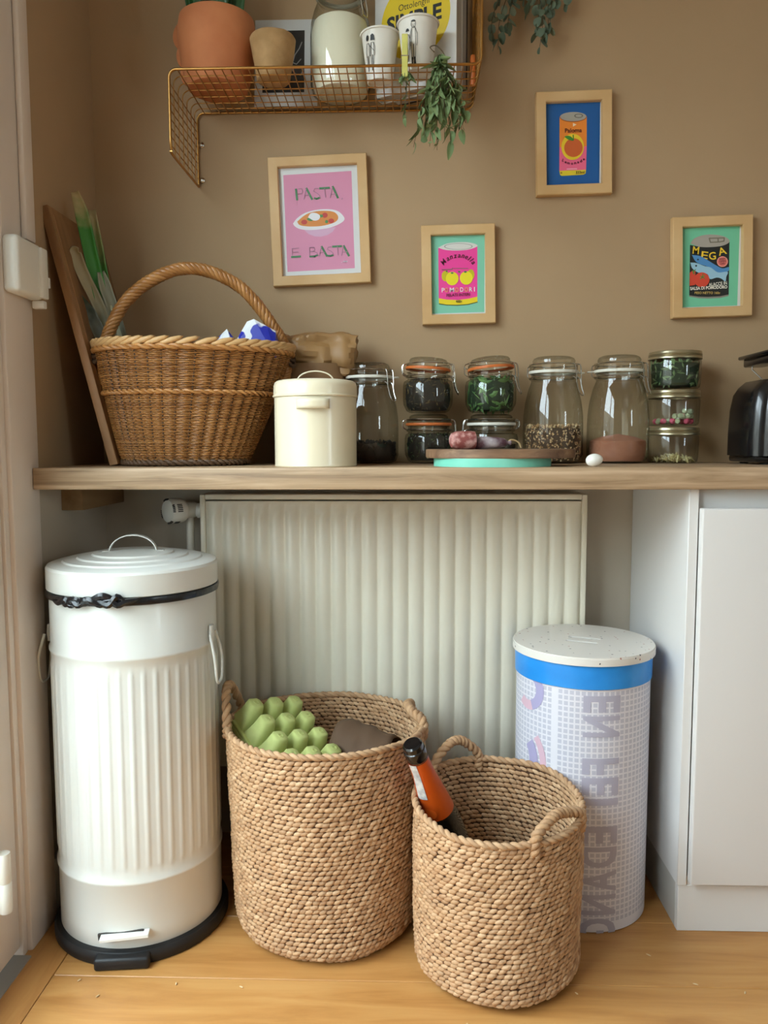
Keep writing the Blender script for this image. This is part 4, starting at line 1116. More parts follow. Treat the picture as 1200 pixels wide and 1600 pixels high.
# ------------------------------------------------------------------ framed prints
M_['paper'] = mat('white_print_paper', '#d9dadb', .6)
_flat = {}
def flat(c, rough=.55):
    if c not in _flat: _flat[c] = mat('print_' + c.lstrip('#'), c, rough)
    return _flat[c]
FW = .023
def frame(label, cx, cz, w, h, tilt, quad, wood=M_['pine']):
    f = emp('picture_frame', label, 'picture', (cx, WY - .0015, cz), (0, R_(-tilt), 0), group='small framed prints on the taupe wall')
    d = .019; iw, ih = w / 2 - FW, h / 2 - FW
    def railm(P):
        mb = MB(); n = 4
        (x0, z0), (x1, z1), (x2, z2), (x3, z3) = P    # outer a, outer b, inner b, inner a
        vs = [(x0, 0, z0), (x1, 0, z1), (x2, 0, z2), (x3, 0, z3)]
        o = .0022
        cx_, cz_ = 0, 0
        def inn(x, z, k): l = math.hypot(x, z); return (x - x / l * k, z - z / l * k)
        fr = [(*inn(x0, z0, o),), (*inn(x1, z1, o),), (*inn(x2, z2, -o),), (*inn(x3, z3, -o),)]
        vs += [(x0, -d + o, z0), (x1, -d + o, z1), (x2, -d + o, z2), (x3, -d + o, z3)] + [(a, -d, b) for a, b in fr]
        fs = [(3, 2, 1, 0)] + [(q, (q + 1) % 4, 4 + (q + 1) % 4, 4 + q) for q in range(4)] + [(4 + q, 4 + (q + 1) % 4, 8 + (q + 1) % 4, 8 + q) for q in range(4)] + [(8, 9, 10, 11)]
        return mb.add(vs, fs)
    W2, H2 = w / 2, h / 2
    for P in (((-W2, H2), (W2, H2), (iw, ih), (-iw, ih)), ((W2, H2), (W2, -H2), (iw, -ih), (iw, ih)), ((W2, -H2), (-W2, -H2), (-iw, -ih), (iw, -ih)), ((-W2, -H2), (-W2, H2), (-iw, ih), (-iw, -ih))):
        railm(P).build('frame_rail', wood, f, True, 30)
    TL, TR, BL = [Vector(q) for q in quad]
    ux, uy = TR - TL, BL - TL
    det = ux.x * uy.y - ux.y * uy.x
    sx = 2 * iw; sz = 2 * ih
    def uv(p):
        q = Vector((p[0], p[1])) - TL
        a = (q.x * uy.y - q.y * uy.x) / det; b = (ux.x * q.y - ux.y * q.x) / det
        return (-iw + a * sx, ih - b * sz)
    pr = MB().box((-iw - .004, -.006, -ih - .004), (iw + .004, -.001, ih + .004)).build('print', M_['paper'], f, False)
    lay = [0]
    def shape(name, col, polys, deep=True):
        if name in ('tomato_drawing', 'basil_drawing') and len(polys) > 1:
            for P in polys: shape(name, col, [P])
            return
        lay[0] += 1
        y = -.006 - .00012 * lay[0]
        mb = MB()
        for P in polys:
            if isinstance(P, tuple) and len(P) == 2 and isinstance(P[1], list) and P[1] and isinstance(P[1][0], tuple) and isinstance(P[1][0][0], int):
                pts, fs = P; mb.add([(a, y, b) for a, b in (uv(p) for p in pts)], fs)
            else:
                pts = [uv(p) for p in P]
                tr = tessellate_polygon([[Vector((a, b, 0)) for a, b in pts]])
                mb.add([(a, y, b) for a, b in pts], [tuple(t) for t in tr])
        o = mb.build(name, flat(col), pr, False)
        if name in ('lettering', 'signature', 'vine_drawing', 'stalk_drawing', 'eye_drawing', 'leaf_drawing', 'fine_print') or (name == 'tin_drawing' and len(polys) > 1): o['kind'] = 'stuff'
        return o
    def txt(name, col, body, x, y, size, width=None, ang=0, bold=.02, shear=0):
        """lettering in the picture's own coordinates; x, y = left end of the baseline; size = cap height"""
        vs, fs, tw = text2d(body, bold, shear)
        k = (width / tw if width else size); c, s_ = math.cos(R_(ang)), math.sin(R_(ang))
        P = [(x + vx * k * c + vy * size * s_, y + vx * k * s_ - vy * size * c) for vx, vy in vs]
        return shape(name, col, [(P, fs)])
    def arc_txt(name, col, body, pts, size, bold=.02, shear=0):
        polys = []
        for ch, (x, y, a, w) in zip(body, pts):
            vs, fs, tw = text2d(ch, bold, shear); k = w / tw; c, s_ = math.cos(R_(a)), math.sin(R_(a))
            polys.append(([(x + vx * k * c + vy * size * s_, y + vx * k * s_ - vy * size * c) for vx, vy in vs], fs))
        return shape(name, col, polys)
    return shape, txt, arc_txt

# pasta print (zoom coordinates of the print drawn by hand: x right, y down)
S, T, A = frame('pink framed print of a pasta bowl reading PASTA E BASTA', -.2065, 1.4945, .230, .293, 2.0, ((35, 80), (1080, 40), (100, 1540)))
S('pink_ground', '#d98fae', [[(100, 165), (1005, 118), (1058, 1425), (155, 1470)]])
S('bowl_drawing', '#d6aac6', [[(380, 905), (440, 960), (520, 990), (600, 995), (690, 975), (760, 930), (800, 870), (600, 880)]])
S('bowl_drawing', '#e6e2e6', [bez((230, 815), (290, 740), (400, 670), (560, 632), (720, 628), (830, 655), (900, 720), (915, 770), (860, 820), (740, 870), (600, 895), (440, 905), (320, 890), (250, 850), (230, 815), n=4)[:-1]])
S('pasta_drawing', '#d98a45', [bez((285, 790), (380, 710), (480, 665), (620, 648), (760, 660), (825, 710), (825, 770), (760, 815), (620, 850), (480, 858), (370, 850), (310, 830), (285, 790), n=4)[:-1]])
S('tomato_drawing', '#c0453e', [ell(380, 798, 40, 32), ell(655, 708, 38, 34), ell(740, 785, 38, 32)])
S('basil_drawing', '#4f8a52', [ell(455, 765, 40, 18, rot=.3), ell(605, 718, 28, 20), ell(678, 795, 20, 22)])
S('cream_drawing', '#e9e7ec', [bez((430, 735), (470, 680), (540, 680), (590, 715), (575, 765), (510, 780), (430, 735), n=4)[:-1]])
gs = []
for p in ([(270, 355), (285, 500)], [(408, 345), (485, 495)], [(585, 348), (715, 342)], [(758, 325), (828, 478)], [(210, 1270), (330, 1262)], [(612, 1130), (685, 1260)], [(760, 1133), (880, 1127)], [(908, 1122), (978, 1260)]): gs += stroke_quads(p, 27)
for p in ([(515, 478), (545, 488), (590, 470)], [(455, 1265), (520, 1262), (560, 1245)], [(695, 1255), (735, 1258), (770, 1245)]): gs += stroke_quads(p, 24)
tg = S('lettering', '#4c8059', gs)
ts = []
for p in ([(300, 355), (345, 350), (360, 385), (345, 415), (300, 420)], [(375, 495), (408, 350)], [(385, 440), (450, 435)], [(570, 350), (520, 350), (505, 385), (560, 420), (590, 450), (588, 475)], [(650, 350), (665, 470)], [(725, 480), (755, 335)], [(735, 430), (800, 425)], [(888, 480), (880, 500)],
          [(215, 1155), (310, 1150)], [(218, 1155), (222, 1255)], [(220, 1205), (300, 1200)], [(450, 1145), (455, 1255)], [(450, 1145), (510, 1140), (525, 1170), (505, 1195), (455, 1198)], [(505, 1195), (550, 1215), (555, 1245)], [(580, 1260), (610, 1135)], [(590, 1215), (655, 1210)], [(745, 1135), (700, 1140), (690, 1170), (740, 1195), (765, 1220), (768, 1245)], [(822, 1130), (835, 1250)], [(880, 1255), (905, 1130)], [(890, 1210), (955, 1205)]): ts += stroke_quads(p, 9)
S('lettering', '#b07f95', ts)
S('signature', '#e8d3de', stroke_quads([(905, 1345), (915, 1325), (925, 1345), (940, 1325), (945, 1345), (958, 1330)], 10) + stroke_quads([(880, 1350), (890, 1346)], 8))

# pomodori print
S, T, A = frame('pink tomato tin print lettered POMODORI in a light wood frame', .1170, 1.3685, .171, .227, 1.1, ((35, 75), (1020, 50), (55, 1500)))
S('mint_ground', '#7fc7ab', [[(40, 75), (1020, 50), (1020, 1440), (55, 1470)]])
S('tin_drawing', '#f0429a', [[(170, 280), (300, 315), (520, 325), (740, 305), (888, 260), (890, 1180), (720, 1215), (520, 1235), (330, 1225), (178, 1195)]])
S('tin_drawing', '#ecd21c', [[(178, 1190), (330, 1215), (520, 1222), (720, 1200), (890, 1160), (893, 1255), (720, 1298), (520, 1312), (330, 1308), (182, 1285)]])
S('tin_drawing', '#3d4a2c', [[(182, 1283), (330, 1306), (520, 1310), (720, 1296), (893, 1252), (900, 1265), (720, 1312), (520, 1326), (330, 1322), (184, 1300)]])
S('tin_drawing', '#d8d5cf', [bez((165, 278), (330, 205), (560, 180), (760, 190), (895, 245), (740, 310), (520, 330), (300, 318), (165, 278), n=4)[:-1]])
rim_o = ell(540, 258, 262, 58, 40); rim_i = ell(540, 258, 242, 50, 40)
S('tin_drawing', '#9a9a94', [(rim_o + rim_i, [(i, (i + 1) % 40, 40 + (i + 1) % 40, 40 + i) for i in range(40)])])
S('tomato_drawing', '#c9bc14', [ell(300, 790, 68, 95), ell(770, 765, 65, 95)])
S('tomato_drawing', '#ecdc1e', [ell(425, 835, 118, 122), ell(685, 825, 118, 122)])
S('vine_drawing', '#4f7a4a', stroke_quads([(235, 675), (430, 668)], 12) + stroke_quads([(425, 670), (430, 640)], 8) + stroke_quads([(440, 650), (720, 655)], 8) + [ell(325, 705, 18, 14), ell(425, 735, 26, 16), ell(555, 712, 22, 16), ell(668, 715, 26, 18)])
def along(curve, body, size, gap=.10, shear=0):
    P = bez(*curve, n=20); ds = [0]
    for a, b in zip(P[:-1], P[1:]): ds.append(ds[-1] + (b - a).length)
    ws = [text2d(c, .02, shear)[2] for c in body]; tot = sum(ws) + gap * (len(body) - 1); k = ds[-1] / tot
    out = []; d = 0
    for w in ws:
        m = d + w * k / 2
        i = max(q for q in range(len(ds)) if ds[q] <= m) if m < ds[-1] else len(P) - 2
        i = min(i, len(P) - 2); t = (P[i + 1] - P[i]).normalized(); c = P[i] + t * (m - ds[i])
        s0 = c - t * w * k / 2
        out.append((s0.x, s0.y, math.degrees(math.atan2(t.y, t.x)), w * k)); d += (w + gap) * k
    return out
A('lettering', '#5c1030', 'Manzanella', along(((268, 600), (330, 530), (430, 478), (545, 458), (650, 472), (740, 520), (805, 590)), 'Manzanella', 80, .10, .2), 88, .02, .2)
cols = ('#f2e6ea', '#f09a5a')
for i, (ch, x, w) in enumerate((('P', 232, 55), ('O', 290, 60), ('M', 380, 80), ('O', 475, 68), ('D', 572, 62), ('O', 655, 62), ('R', 738, 60), ('I', 828, 16))):
    T('letter', '#f0a05e' if ch == 'O' else '#f3dbe6', ch, x, 1082 - i * 2, 78, w)
T('lettering', '#6a1236', 'PELATI INTERI', 320, 1165, 52, 435, -2.5)
T('lettering', '#4a4316', '400g', 490, 1272, 48, 115)

# lemonade print
S, T, A = frame('blue framed print of an orange lemonade can', .3790, 1.6605, .172, .229, 1.4, ((28, 30), (1045, 5), (40, 1505)))
S('blue_ground', '#12589c', [[(28, 30), (1035, 8), (1028, 1455), (38, 1480)]])
S('can_drawing', '#f08a2c', [[(290, 270), (790, 260), (790, 800), (288, 800)]])
S('can_drawing', '#f2698e', [[(288, 800), (790, 790), (780, 1215), (285, 1225)]])
S('can_drawing', '#e8cf2c', [[(285, 1225), (780, 1212), (770, 1280), (730, 1300), (330, 1318), (300, 1300)]])
S('can_drawing', '#a8541f', [ell(540, 268, 248, 88, 40)])
S('can_drawing', '#a6a196', [ell(540, 260, 240, 82, 40)])
r0, r1 = ell(640, 248, 82, 38, 30), ell(640, 248, 60, 24, 30)
S('can_drawing', '#6d6a60', [(r0 + r1, [(i, (i + 1) % 30, 30 + (i + 1) % 30, 30 + i) for i in range(30)])])
S('orange_drawing', '#eec92a', [ell(530, 800, 208, 235, 40)])
S('orange_drawing', '#d2622a', [ell(545, 815, 170, 168, 40)])
S('leaf_drawing', '#3f8a2c', [bez((375, 615), (440, 600), (510, 625), (545, 690), (470, 680), (420, 650), (375, 615), n=4)[:-1]] + stroke_quads([(545, 680), (540, 590)], 20))
S('star_drawing', '#f6dcb8', [[(535, 375), (600, 405), (535, 440)]])
T('lettering', '#5a1c14', 'Paloma', 388, 545, 74, 310, -1)
A('lettering', '#5a1030', 'Lemonade', [(330, 1055, 24, 32), (378, 1085, 20, 36), (425, 1105, 12, 50), (500, 1118, 4, 36), (560, 1112, -6, 38), (618, 1100, -14, 36), (672, 1085, -20, 40), (728, 1050, -28, 34)], 48, .03)
S('fine_print', '#f7a9c0', [[(420, 1190), (610, 1185), (610, 1205), (420, 1210)]])
T('lettering', '#4b3a12', '333ml', 590, 1285, 45, 160, -2)
T('lettering', '#7a3a14', 'e', 305, 1280, 40, 32)

# mega print
S, T, A = frame('mint framed print of a black fish tin reading MEGA', .7010, 1.3810, .182, .228, 1.6, ((105, 110), (1095, 80), (110, 1500)))
S('mint_ground', '#74c79f', [[(110, 112), (1075, 82), (1050, 1450), (115, 1478)]])
S('tin_drawing', '#171a18', [[(252, 395), (420, 430), (640, 435), (820, 405), (908, 350), (905, 1262), (760, 1290), (560, 1300), (400, 1295), (245, 1270)]])
S('tin_drawing', '#8c867c', [[(245, 1268), (400, 1293), (560, 1298), (760, 1288), (905, 1258), (900, 1285), (760, 1318), (560, 1328), (400, 1320), (245, 1292)]])
S('tin_drawing', '#aaa196', [bez((255, 370), (330, 280), (500, 225), (680, 225), (840, 265), (910, 340), (820, 405), (640, 435), (420, 430), (255, 370), n=4)[:-1]])
S('tin_drawing', '#77705f', [p for q in ([(570, 285), (820, 280), (815, 335), (735, 350), (590, 355), (570, 285)], [(715, 290), (720, 345)]) for p in stroke_quads(q, 20)])
A('lettering', '#f0c832', 'MEGA', [(292, 545, 6, 105), (432, 630, 8, 112), (572, 655, -4, 115), (735, 588, -16, 140)], 128, .012)
S('fish_drawing', '#4f8cc4', [bez((285, 570), (420, 590), (560, 670), (700, 760), (800, 805), (900, 785), (895, 850), (820, 880), (700, 880), (560, 780), (400, 720), (330, 660), (285, 570), n=4)[:-1]])
S('fish_drawing', '#9cc4d8', [bez((258, 700), (360, 710), (500, 765), (600, 790), (720, 875), (880, 865), (860, 950), (845, 1035), (780, 985), (700, 965), (590, 990), (540, 900), (400, 880), (290, 800), (258, 700), n=4)[:-1]])
S('eye_drawing', '#171a18', [ell(385, 650, 14, 14), ell(355, 758, 16, 16)])
S('tomato_drawing', '#d8452c', [[(248, 880), (300, 835), (345, 850), (340, 1090), (248, 1105)], ell(450, 1000, 128, 128, 40)])
S('stalk_drawing', '#5b8a3c', stroke_quads([(420, 990), (505, 925)], 14) + stroke_quads([(425, 935), (500, 985)], 14) + stroke_quads([(465, 900), (460, 960)], 14) + stroke_quads([(300, 840), (320, 900)], 22) + stroke_quads([(345, 825), (310, 860)], 16))
S('badge', '#ec9a8c', [ell(790, 690, 92, 92, 32)])
S('badge', '#dd6f66', [ell(790, 690, 74, 74, 32)])
for b, y in (('EASY', 660), ('OPEN', 700), ('CAN', 740)): T('lettering', '#5a1e22', b, 738 if b != 'CAN' else 755, y, 30, 108 if b != 'CAN' else 72, -3)
T('lettering', '#e6e0d2', 'ALACCE IN', 568, 1118, 56, 305, -6)
T('lettering', '#e6e0d2', 'SALSA DI POMODORO', 255, 1180, 52, 622, -2.5, .04)
T('lettering', '#cfae5e', 'PESO NETTO 160g', 330, 1248, 40, 425, .5)

# ------------------------------------------------------------------ brass wire shelf
SX0, SX1, SY0, SY1, SZ, SZ0 = -.491, .148, 1.673, 1.890, 1.742, 1.578
sh = emp('wire_shelf', 'brass wire wall shelf with a drop side panel', 'shelf', ((SX0 + SX1) / 2, WY, SZ))
ox, oy, oz = (SX0 + SX1) / 2, WY, SZ
def shp(*pts): return [Vector((x - ox, y - oy, z - oz)) for x, y, z in pts]
def long_path(y, r=.016, z0=SZ0, z1=2.06):
    P = [(SX0, y, z0)]
    for i in range(7):
        a = R_(180 - 15 * i); P.append((SX0 + r + r * math.cos(a), y, SZ - r + r * math.sin(a)))
    for i in range(7):
        a = R_(-90 + 15 * i); P.append((SX1 - r + r * math.cos(a), y, SZ + r + r * math.sin(a)))
    return shp(*P, (SX1, y, z1))
for k, y in enumerate((1.705, 1.738, 1.771, 1.804, 1.837, 1.866)):
    MB().tube(long_path(y), .0012, 6).build('wire', M_['brass'], sh)
fr_ = [(SX0, SY1, SZ0 - .001), (SX0, SY0 + .02, SZ0 - .001), (SX0, SY0 + .006, SZ0 + .006), (SX0, SY0, SZ0 + .02)]
MB().tube(bez(*shp(*fr_), n=5) + long_path(SY0, z0=SZ0 + .03), .0029, 10).build('outer_rail', M_['brass'], sh)
MB().tube(long_path(SY1), .0026, 10).build('outer_rail', M_['brass'], sh)
cw = MB().tube([(0, SY0 - oy, 0), (0, SY1 - oy, 0)], .0012, 6).mesh('wire', M_['brass'])
nx = 35
for i in range(1, nx): put('wire', cw, sh, (SX0 + (SX1 - SX0) * i / nx - ox, 0, -.0022))
for z in [SZ0 + .0176 * i for i in range(1, 9)]: put('wire', cw, sh, (SX0 - ox - .002, 0, z - oz))
for z in [SZ + .0176 * i for i in range(1, 18)]: put('wire', cw, sh, (SX1 - ox + .002, 0, z - oz))
for z in (1.592, 1.672):
    MB().lathe([(0, 0), (.0065, 0), (.0065, .002), (.004, .0042), (0, .0045)], 18, M=Matrix.Translation((SX0 - ox + .008, -.002, z - oz)) @ Matrix.Rotation(R_(90), 4, 'X')).build('screw', M_['chrome'], sh)
SB = SZ + .0015

# terracotta pot with plant
pt = emp('terracotta_pot', 'terracotta pot with scalloped lobes and a leafy plant on the wire shelf', 'plant pot', (-.416, 1.785, SB))
MB().lathe([(0, .0), (.058, 0), (.064, .003), (.077, .045), (.0835, .09), (.084, .125), (.080, .147), (.077, .149), (.074, .146), (.074, .125), (0, .122)], 56).build('pot', M_['terracotta'], pt)
for k, (z, r) in enumerate(((.122, .034), (.082, .033), (.044, .031))):
    MB().lathe([(0, -.009), (r * .7, -.008), (r * .95, -.004), (r, 0), (r * .95, .004), (r * .7, .008), (0, .009)], 28, M=Matrix.Translation((-.068 + .006 * k, .006, z)) @ Matrix.Rotation(R_(75), 4, 'Z') @ Matrix.Rotation(R_(90), 4, 'Y')).build('scallop_lobe', M_['terracotta'], pt)
MB().lathe([(0, .128), (.073, .127)], 32).build('soil', mat('potting_soil', '#2c2018', .95), pt)
M_['strap'] = mat('dark_strap_leaf', '#1f3f1c', .4, col2='#2f5c28', scale=18, stretch=(1, 1, .2))
rpt = random.Random(3)
for k in range(22):
    a = 2 * PI * k / 22 + rpt.random() * .3; r0 = rpt.uniform(.01, .05); lean = rpt.uniform(.0, .05)
    b = Vector((r0 * math.cos(a), r0 * math.sin(a), .125))
    pth = bez(b, b + Vector((lean * math.cos(a) * .5, lean * math.sin(a) * .5, .07)), b + Vector((lean * math.cos(a) * 1.2, lean * math.sin(a) * 1.2, .16 + rpt.uniform(0, .06))), n=6)
    o = leaf_ribbon(pth, [.009 * (1 - .8 * (i / (len(pth) - 1)) ** 3) for i in range(len(pth))], .4, 4).build('leaf', M_['strap'], pt); md = o.modifiers.new('thick', 'SOLIDIFY'); md.thickness = .0012

# stone cup
mo = MB().lathe([(0, .0), (.032, 0), (.0355, .003), (.0395, .030), (.0440, .056), (.0470, .074), (.0490, .085), (.0470, .0885), (.043, .087), (.041, .080), (.033, .03), (0, .022)], 48,
    rf=lambda r, a, z: r + .0014 * noise.noise(Vector((math.cos(a) * 3, math.sin(a) * 3, z * 40))))
o = mo.build('stone_cup', mat('sandy_stone', '#b08a5c', .85, col2='#9a7549', scale=26, bump=.4, bscale=120), None, True, 50, loc=(-.287, 1.742, SB)); tag(o, 'rough sandy stone cup in front of the photograph on the wire shelf', 'cup')

# black and white photograph leaning on the wall
cd = emp('photo_card', 'white bordered black and white photograph leaning behind the stone cup', 'photograph', (-.2795, 1.862, SB), (R_(-8), 0, 0))
cp = MB().box((-.072, 0, 0), (.072, .002, .204)).build('card', mat('white_card', '#cbc9c6', .6), cd, False)
MB().box((-.054, -.0004, .032), (.042, .0002, .178)).build('photo_print', mat('dark_photo', '#141212', .4, col2='#262321', scale=30), cp, False)
pq = []
for P in ([(-.012, .178), (-.010, .13)], [(.012, .09), (.020, .12), (.030, .135), (.036, .150)], [(.014, .085), (.022, .075), (.034, .072), (.040, .085)], [(.008, .105), (.024, .098), (.034, .110)]): pq += stroke_quads(P, .0022)
pqm = MB()
for q in pq: pqm.add([(a, -.0006, b) for a, b in q], [(0, 1, 2, 3)])
tag(pqm.build('pale_marks', flat('#8f8c88'), cp, False), kind='stuff')

# flour jar
fj = emp('flour_jar', 'large glass clip jar of flour on the wire shelf', 'jar', (-.150, 1.820, SB))
fp = [(0, .003), (.054, .002), (.062, .006), (.0665, .022), (.0665, .125), (.0650, .150), (.058, .176), (.050, .195), (.050, .205)]
MB().lathe(fp + [(.054, .207), (.054, .212), (.050, .214), (.046, .214)], 56).build('glass_body', M_['glass'], fj)
MB().lathe([(0, .004), (.056, .006), (.062, .022), (.0635, .06), (.0640, .115), (.0625, .135), (.058, .152), (.045, .160), (.02, .163), (0, .160)], 48, rf=lambda r, a, z: r * (1 + (.05 * noise.noise(Vector((math.cos(a) * 2, math.sin(a) * 2, 3))) if z > .16 else 0))).build('flour', mat('flour', '#f4ecd6', .95, bump=.1, bscale=60), fj)
MB().lathe([(.051, .220), (.0535, .222), (.0535, .232), (.048, .238), (.040, .248), (0, .246)], 48).build('glass_lid', M_['lidglass'], fj)
MB().lathe([(.046, .214), (.056, .214), (.057, .217), (.056, .220), (.047, .220)], 48).build('seal', M_['white_seal'], fj)
fw = MB()
for s in (-1, 1): fw.tube(bez((.052, s * .010, .226), (.060, s * .010, .20), (.068, s * .009, .165), (.069, s * .008, .150), n=6), .0014, 6)
fw.tube([(.069, -.008, .150), (.069, .008, .150)], .0014, 6)
fw.build('clasp', M_['chrome'], fj, rot=(0, 0, R_(-35)))

# paper cups with line drawings
M_['cup'] = mat('white_paper_cup', '#e4ddd2', .5)
def paper_cup(label, x, y, h, rt, rb, figs, rz):
    c = emp('paper_cup', label, 'cup', (x, y, SB), (0, 0, R_(rz)), group='white drinking cups on the wire shelf')
    w = MB().lathe([(0, .006), (rb - .003, .006), (rb - .002, 0), (rb, .0), (rt - .0015, h - .003), (rt + .001, h - .004), (rt + .0022, h - .0015), (rt + .001, h), (rt - .0015, h - .001), (rb - .0015, .008), (0, .008)], 48).build('cup_wall', M_['cup'], c)
    R = lambda z: rb + (rt - rb) * z / h + .0007
    polys = []; fills = []
    for q in figs:
        if q[0] == 'l':
            for quad in stroke_quads(q[1], .0009): polys.append((quad, [(0, 1, 2, 3)]))
        else: fills.append((q[1], [tuple(range(len(q[1])))]))
    onto_cyl(polys, R).build('line_drawing', flat('#2b2926'), w, False)['kind'] = 'stuff'
    onto_cyl(fills, R).build('ink_drawing', flat('#1c1b1b'), w, False)['kind'] = 'stuff'
def person_lines(x, z, k=1):
    P = lambda pts: [(x + a * k, z + b * k) for a, b in pts]
    return [('l', P([(-.004, .062), (-.0075, .050), (-.0075, .030), (-.006, .028)])), ('l', P([(.004, .062), (.0085, .050), (.0085, .032), (.0075, .027)])), ('l', P([(-.004, .060), (-.0045, .035), (-.004, .0)])), ('l', P([(.004, .060), (.0048, .035), (.004, 0)])),
            ('l', P([(-.0003, .030), (-.0008, 0)])), ('l', P([(.0006, .030), (.0012, 0)])), ('l', P([(-.004, .062), (.004, .062)]))]
fg = []
for x in (-.0245, -.0130):
    fg += person_lines(x, .024, .72)
    fg.append(('f', ell(x - .001 if x < -.02 else x + .0005, .079, .0036, .0055, 14)))
fg += [('l', [(-.022, .067), (-.0085, .052)]), ('f', [(-.0175, .073), (-.0165, .083), (-.0125, .085), (-.0085, .081), (-.0075, .072)]), ('f', [(-.025, .016), (-.0225, .016), (-.0222, .026), (-.0245, .026)]), ('f', [(-.0145, .016), (-.012, .016), (-.0122, .025), (-.0142, .025)])]
paper_cup('white cup drawn with two dark haired line figures seen from behind', -.060, 1.757, .099, .041, .027, fg, -5)
fg = person_lines(-.006, .018, .95) + person_lines(-.0195, .016, .80)
fg += [('l', ell(-.006, .0835, .0048, .0062, 16) + [(-.0012, .0835)]), ('f', ell(-.006, .0880, .0050, .0030, 14, 0, PI)), ('f', ell(-.0195, .072, .0042, .0055, 14, 0, PI)), ('f', [(-.0102, .010), (-.0072, .010), (-.0072, .023), (-.0095, .023)]), ('f', [(-.0052, .010), (-.0005, .009), (-.0025, .023), (-.0045, .023)]), ('f', ell(-.0078, .083, .0007, .0007, 8)), ('f', ell(-.0042, .083, .0007, .0007, 8)), ('l', [(-.0075, .0798), (-.0045, .0798)])]
paper_cup('white cup drawn with a standing man in line, behind the yellow clothes peg', .020, 1.722, .103, .0425, .029, fg, -6)

# cookbook turned to the wall's right, and a second book behind it
BK = emp('cookbook', 'white cookbook with a yellow disc lettered SIMPLE behind the cups', 'book', (.101, 1.742, SB), (0, 0, R_(-27)))
bw, bh, bt_ = .195, .262, .034
cover = MB().box((-bw, 0, 0), (0, .0022, bh), .0005, 1).build('cover', mat('white_book_cover', '#dcd8d4', .4), BK, False)
MB().box((-bw, bt_ - .002, 0), (0, bt_, bh), .0005, 1).build('cover', mat('white_book_back', '#d2cec8', .4), BK, False)
MB().box((-bw + .004, .0022, .003), (-.003, bt_ - .002, bh - .003)).build('pages', mat('page_edges', '#b9afa3', .8, col2='#a1978b', scale=60, stretch=(1, 30, .2)), BK, False)
MB().box((-bw - .001, 0, 0), (-bw, bt_, bh)).build('spine', mat('white_spine', '#d8d4cf', .4), BK, False)
dsk = MB().add([(x, -.0003, z) for x, z in ell(-.097, .146, .083, .083, 48)], [tuple(range(48))]).build('yellow_disc', flat('#e5c51c', .4), cover, False)
def book_txt(body, x0, z0, size, w, bold):
    vs, fs, tw = text2d(body, bold)
    return MB().add([(x0 + vx * w / tw, -.0006, z0 + vy * size) for vx, vy in vs], fs).build('lettering', flat('#1f1c18'), cover, False)
book_txt('Ottolenghi', -.137, .170, .0135, .074, .0)
book_txt('SIMPLE', -.166, .132, .031, .132, .035)
B2 = emp('book', 'grey book standing behind the cookbook on the wire shelf', 'book', (.101 + .036 * math.sin(R_(27)), 1.742 + .036 * math.cos(R_(27)), SB), (0, 0, R_(-27)))
MB().box((-.17, .0, 0), (.0, .003, .25), .0005, 1).build('cover', mat('grey_cover', '#8e8781', .5), B2, False)
MB().box((-.168, .003, .002), (-.002, .022, .248)).build('pages', mat('grey_pages', '#a59b91', .8, col2='#8e857c', scale=60, stretch=(1, 30, .2)), B2, False)
MB().box((-.17, .022, 0), (.0, .025, .25), .0005, 1).build('cover', mat('dark_cover', '#3b2c20', .5), B2, False)
pn = emp('pencil', 'orange pencil end standing in the right corner of the wire shelf', 'pencil', (.1385, 1.775, SB + .001), (0, 0, 0))
MB().lathe([(0, 0), (.0055, 0), (.006, .002), (.006, .055), (.0045, .062), (0, .064)], 16).build('pencil_body', mat('orange_lacquer', '#c8692a', .4), pn)

# clothes peg and hanging herbs
pg = emp('clothes_peg', 'yellow wooden clothes peg clipped to the shelf rail', 'peg', (-.007, SY0 - .002, SZ))
M_['peg'] = mat('yellow_peg_wood', '#d3cd72', .6, col2='#c5be62', scale=30)
MB().box((-.0062, -.0085, -.026), (.0062, -.0035, .056), .0012, 1).build('prong', M_['peg'], pg, rot=(R_(2), 0, 0))
MB().box((-.0062, .0045, -.026), (.0062, .0095, .056), .0012, 1).build('prong', M_['peg'], pg, rot=(R_(-2), 0, 0))
MB().tube([(-.0072, -.009, .014), (.0072, -.009, .014), (.0072, .010, .014), (-.0072, .010, .014)], .0011, 6, closed=True).build('spring', M_['chrome'], pg)
def leaf_mesh(L, w, curl, m, nm='leaf'):
    mb = MB()
    def f(u, v):
        x = (u - .5) * 2; t = v
        ww = w * math.sin(PI * min(1, t * .92 + .06)) ** .8
        return (x * ww, -curl * L * t * t + .35 * abs(x) * ww, -L * t * (1 - .25 * curl * t))
    mb.grid(f, 4, 7); return mb.mesh(nm, m, True, 80)
M_['herb'] = mat('dried_herb_green', '#788a52', .7, col2='#62754a', scale=20)
M_['herb2'] = mat('pale_herb_green', '#98a56e', .7, col2='#7d8e5b', scale=20)
M_['stem'] = mat('brown_stem', '#5d4c33', .8)
hl = [leaf_mesh(.024, .0060, .7, M_['herb']), leaf_mesh(.026, .0048, -.35, M_['herb2']), leaf_mesh(.020, .0062, 1.1, M_['herb']), leaf_mesh(.028, .0055, .5, M_['herb'])]
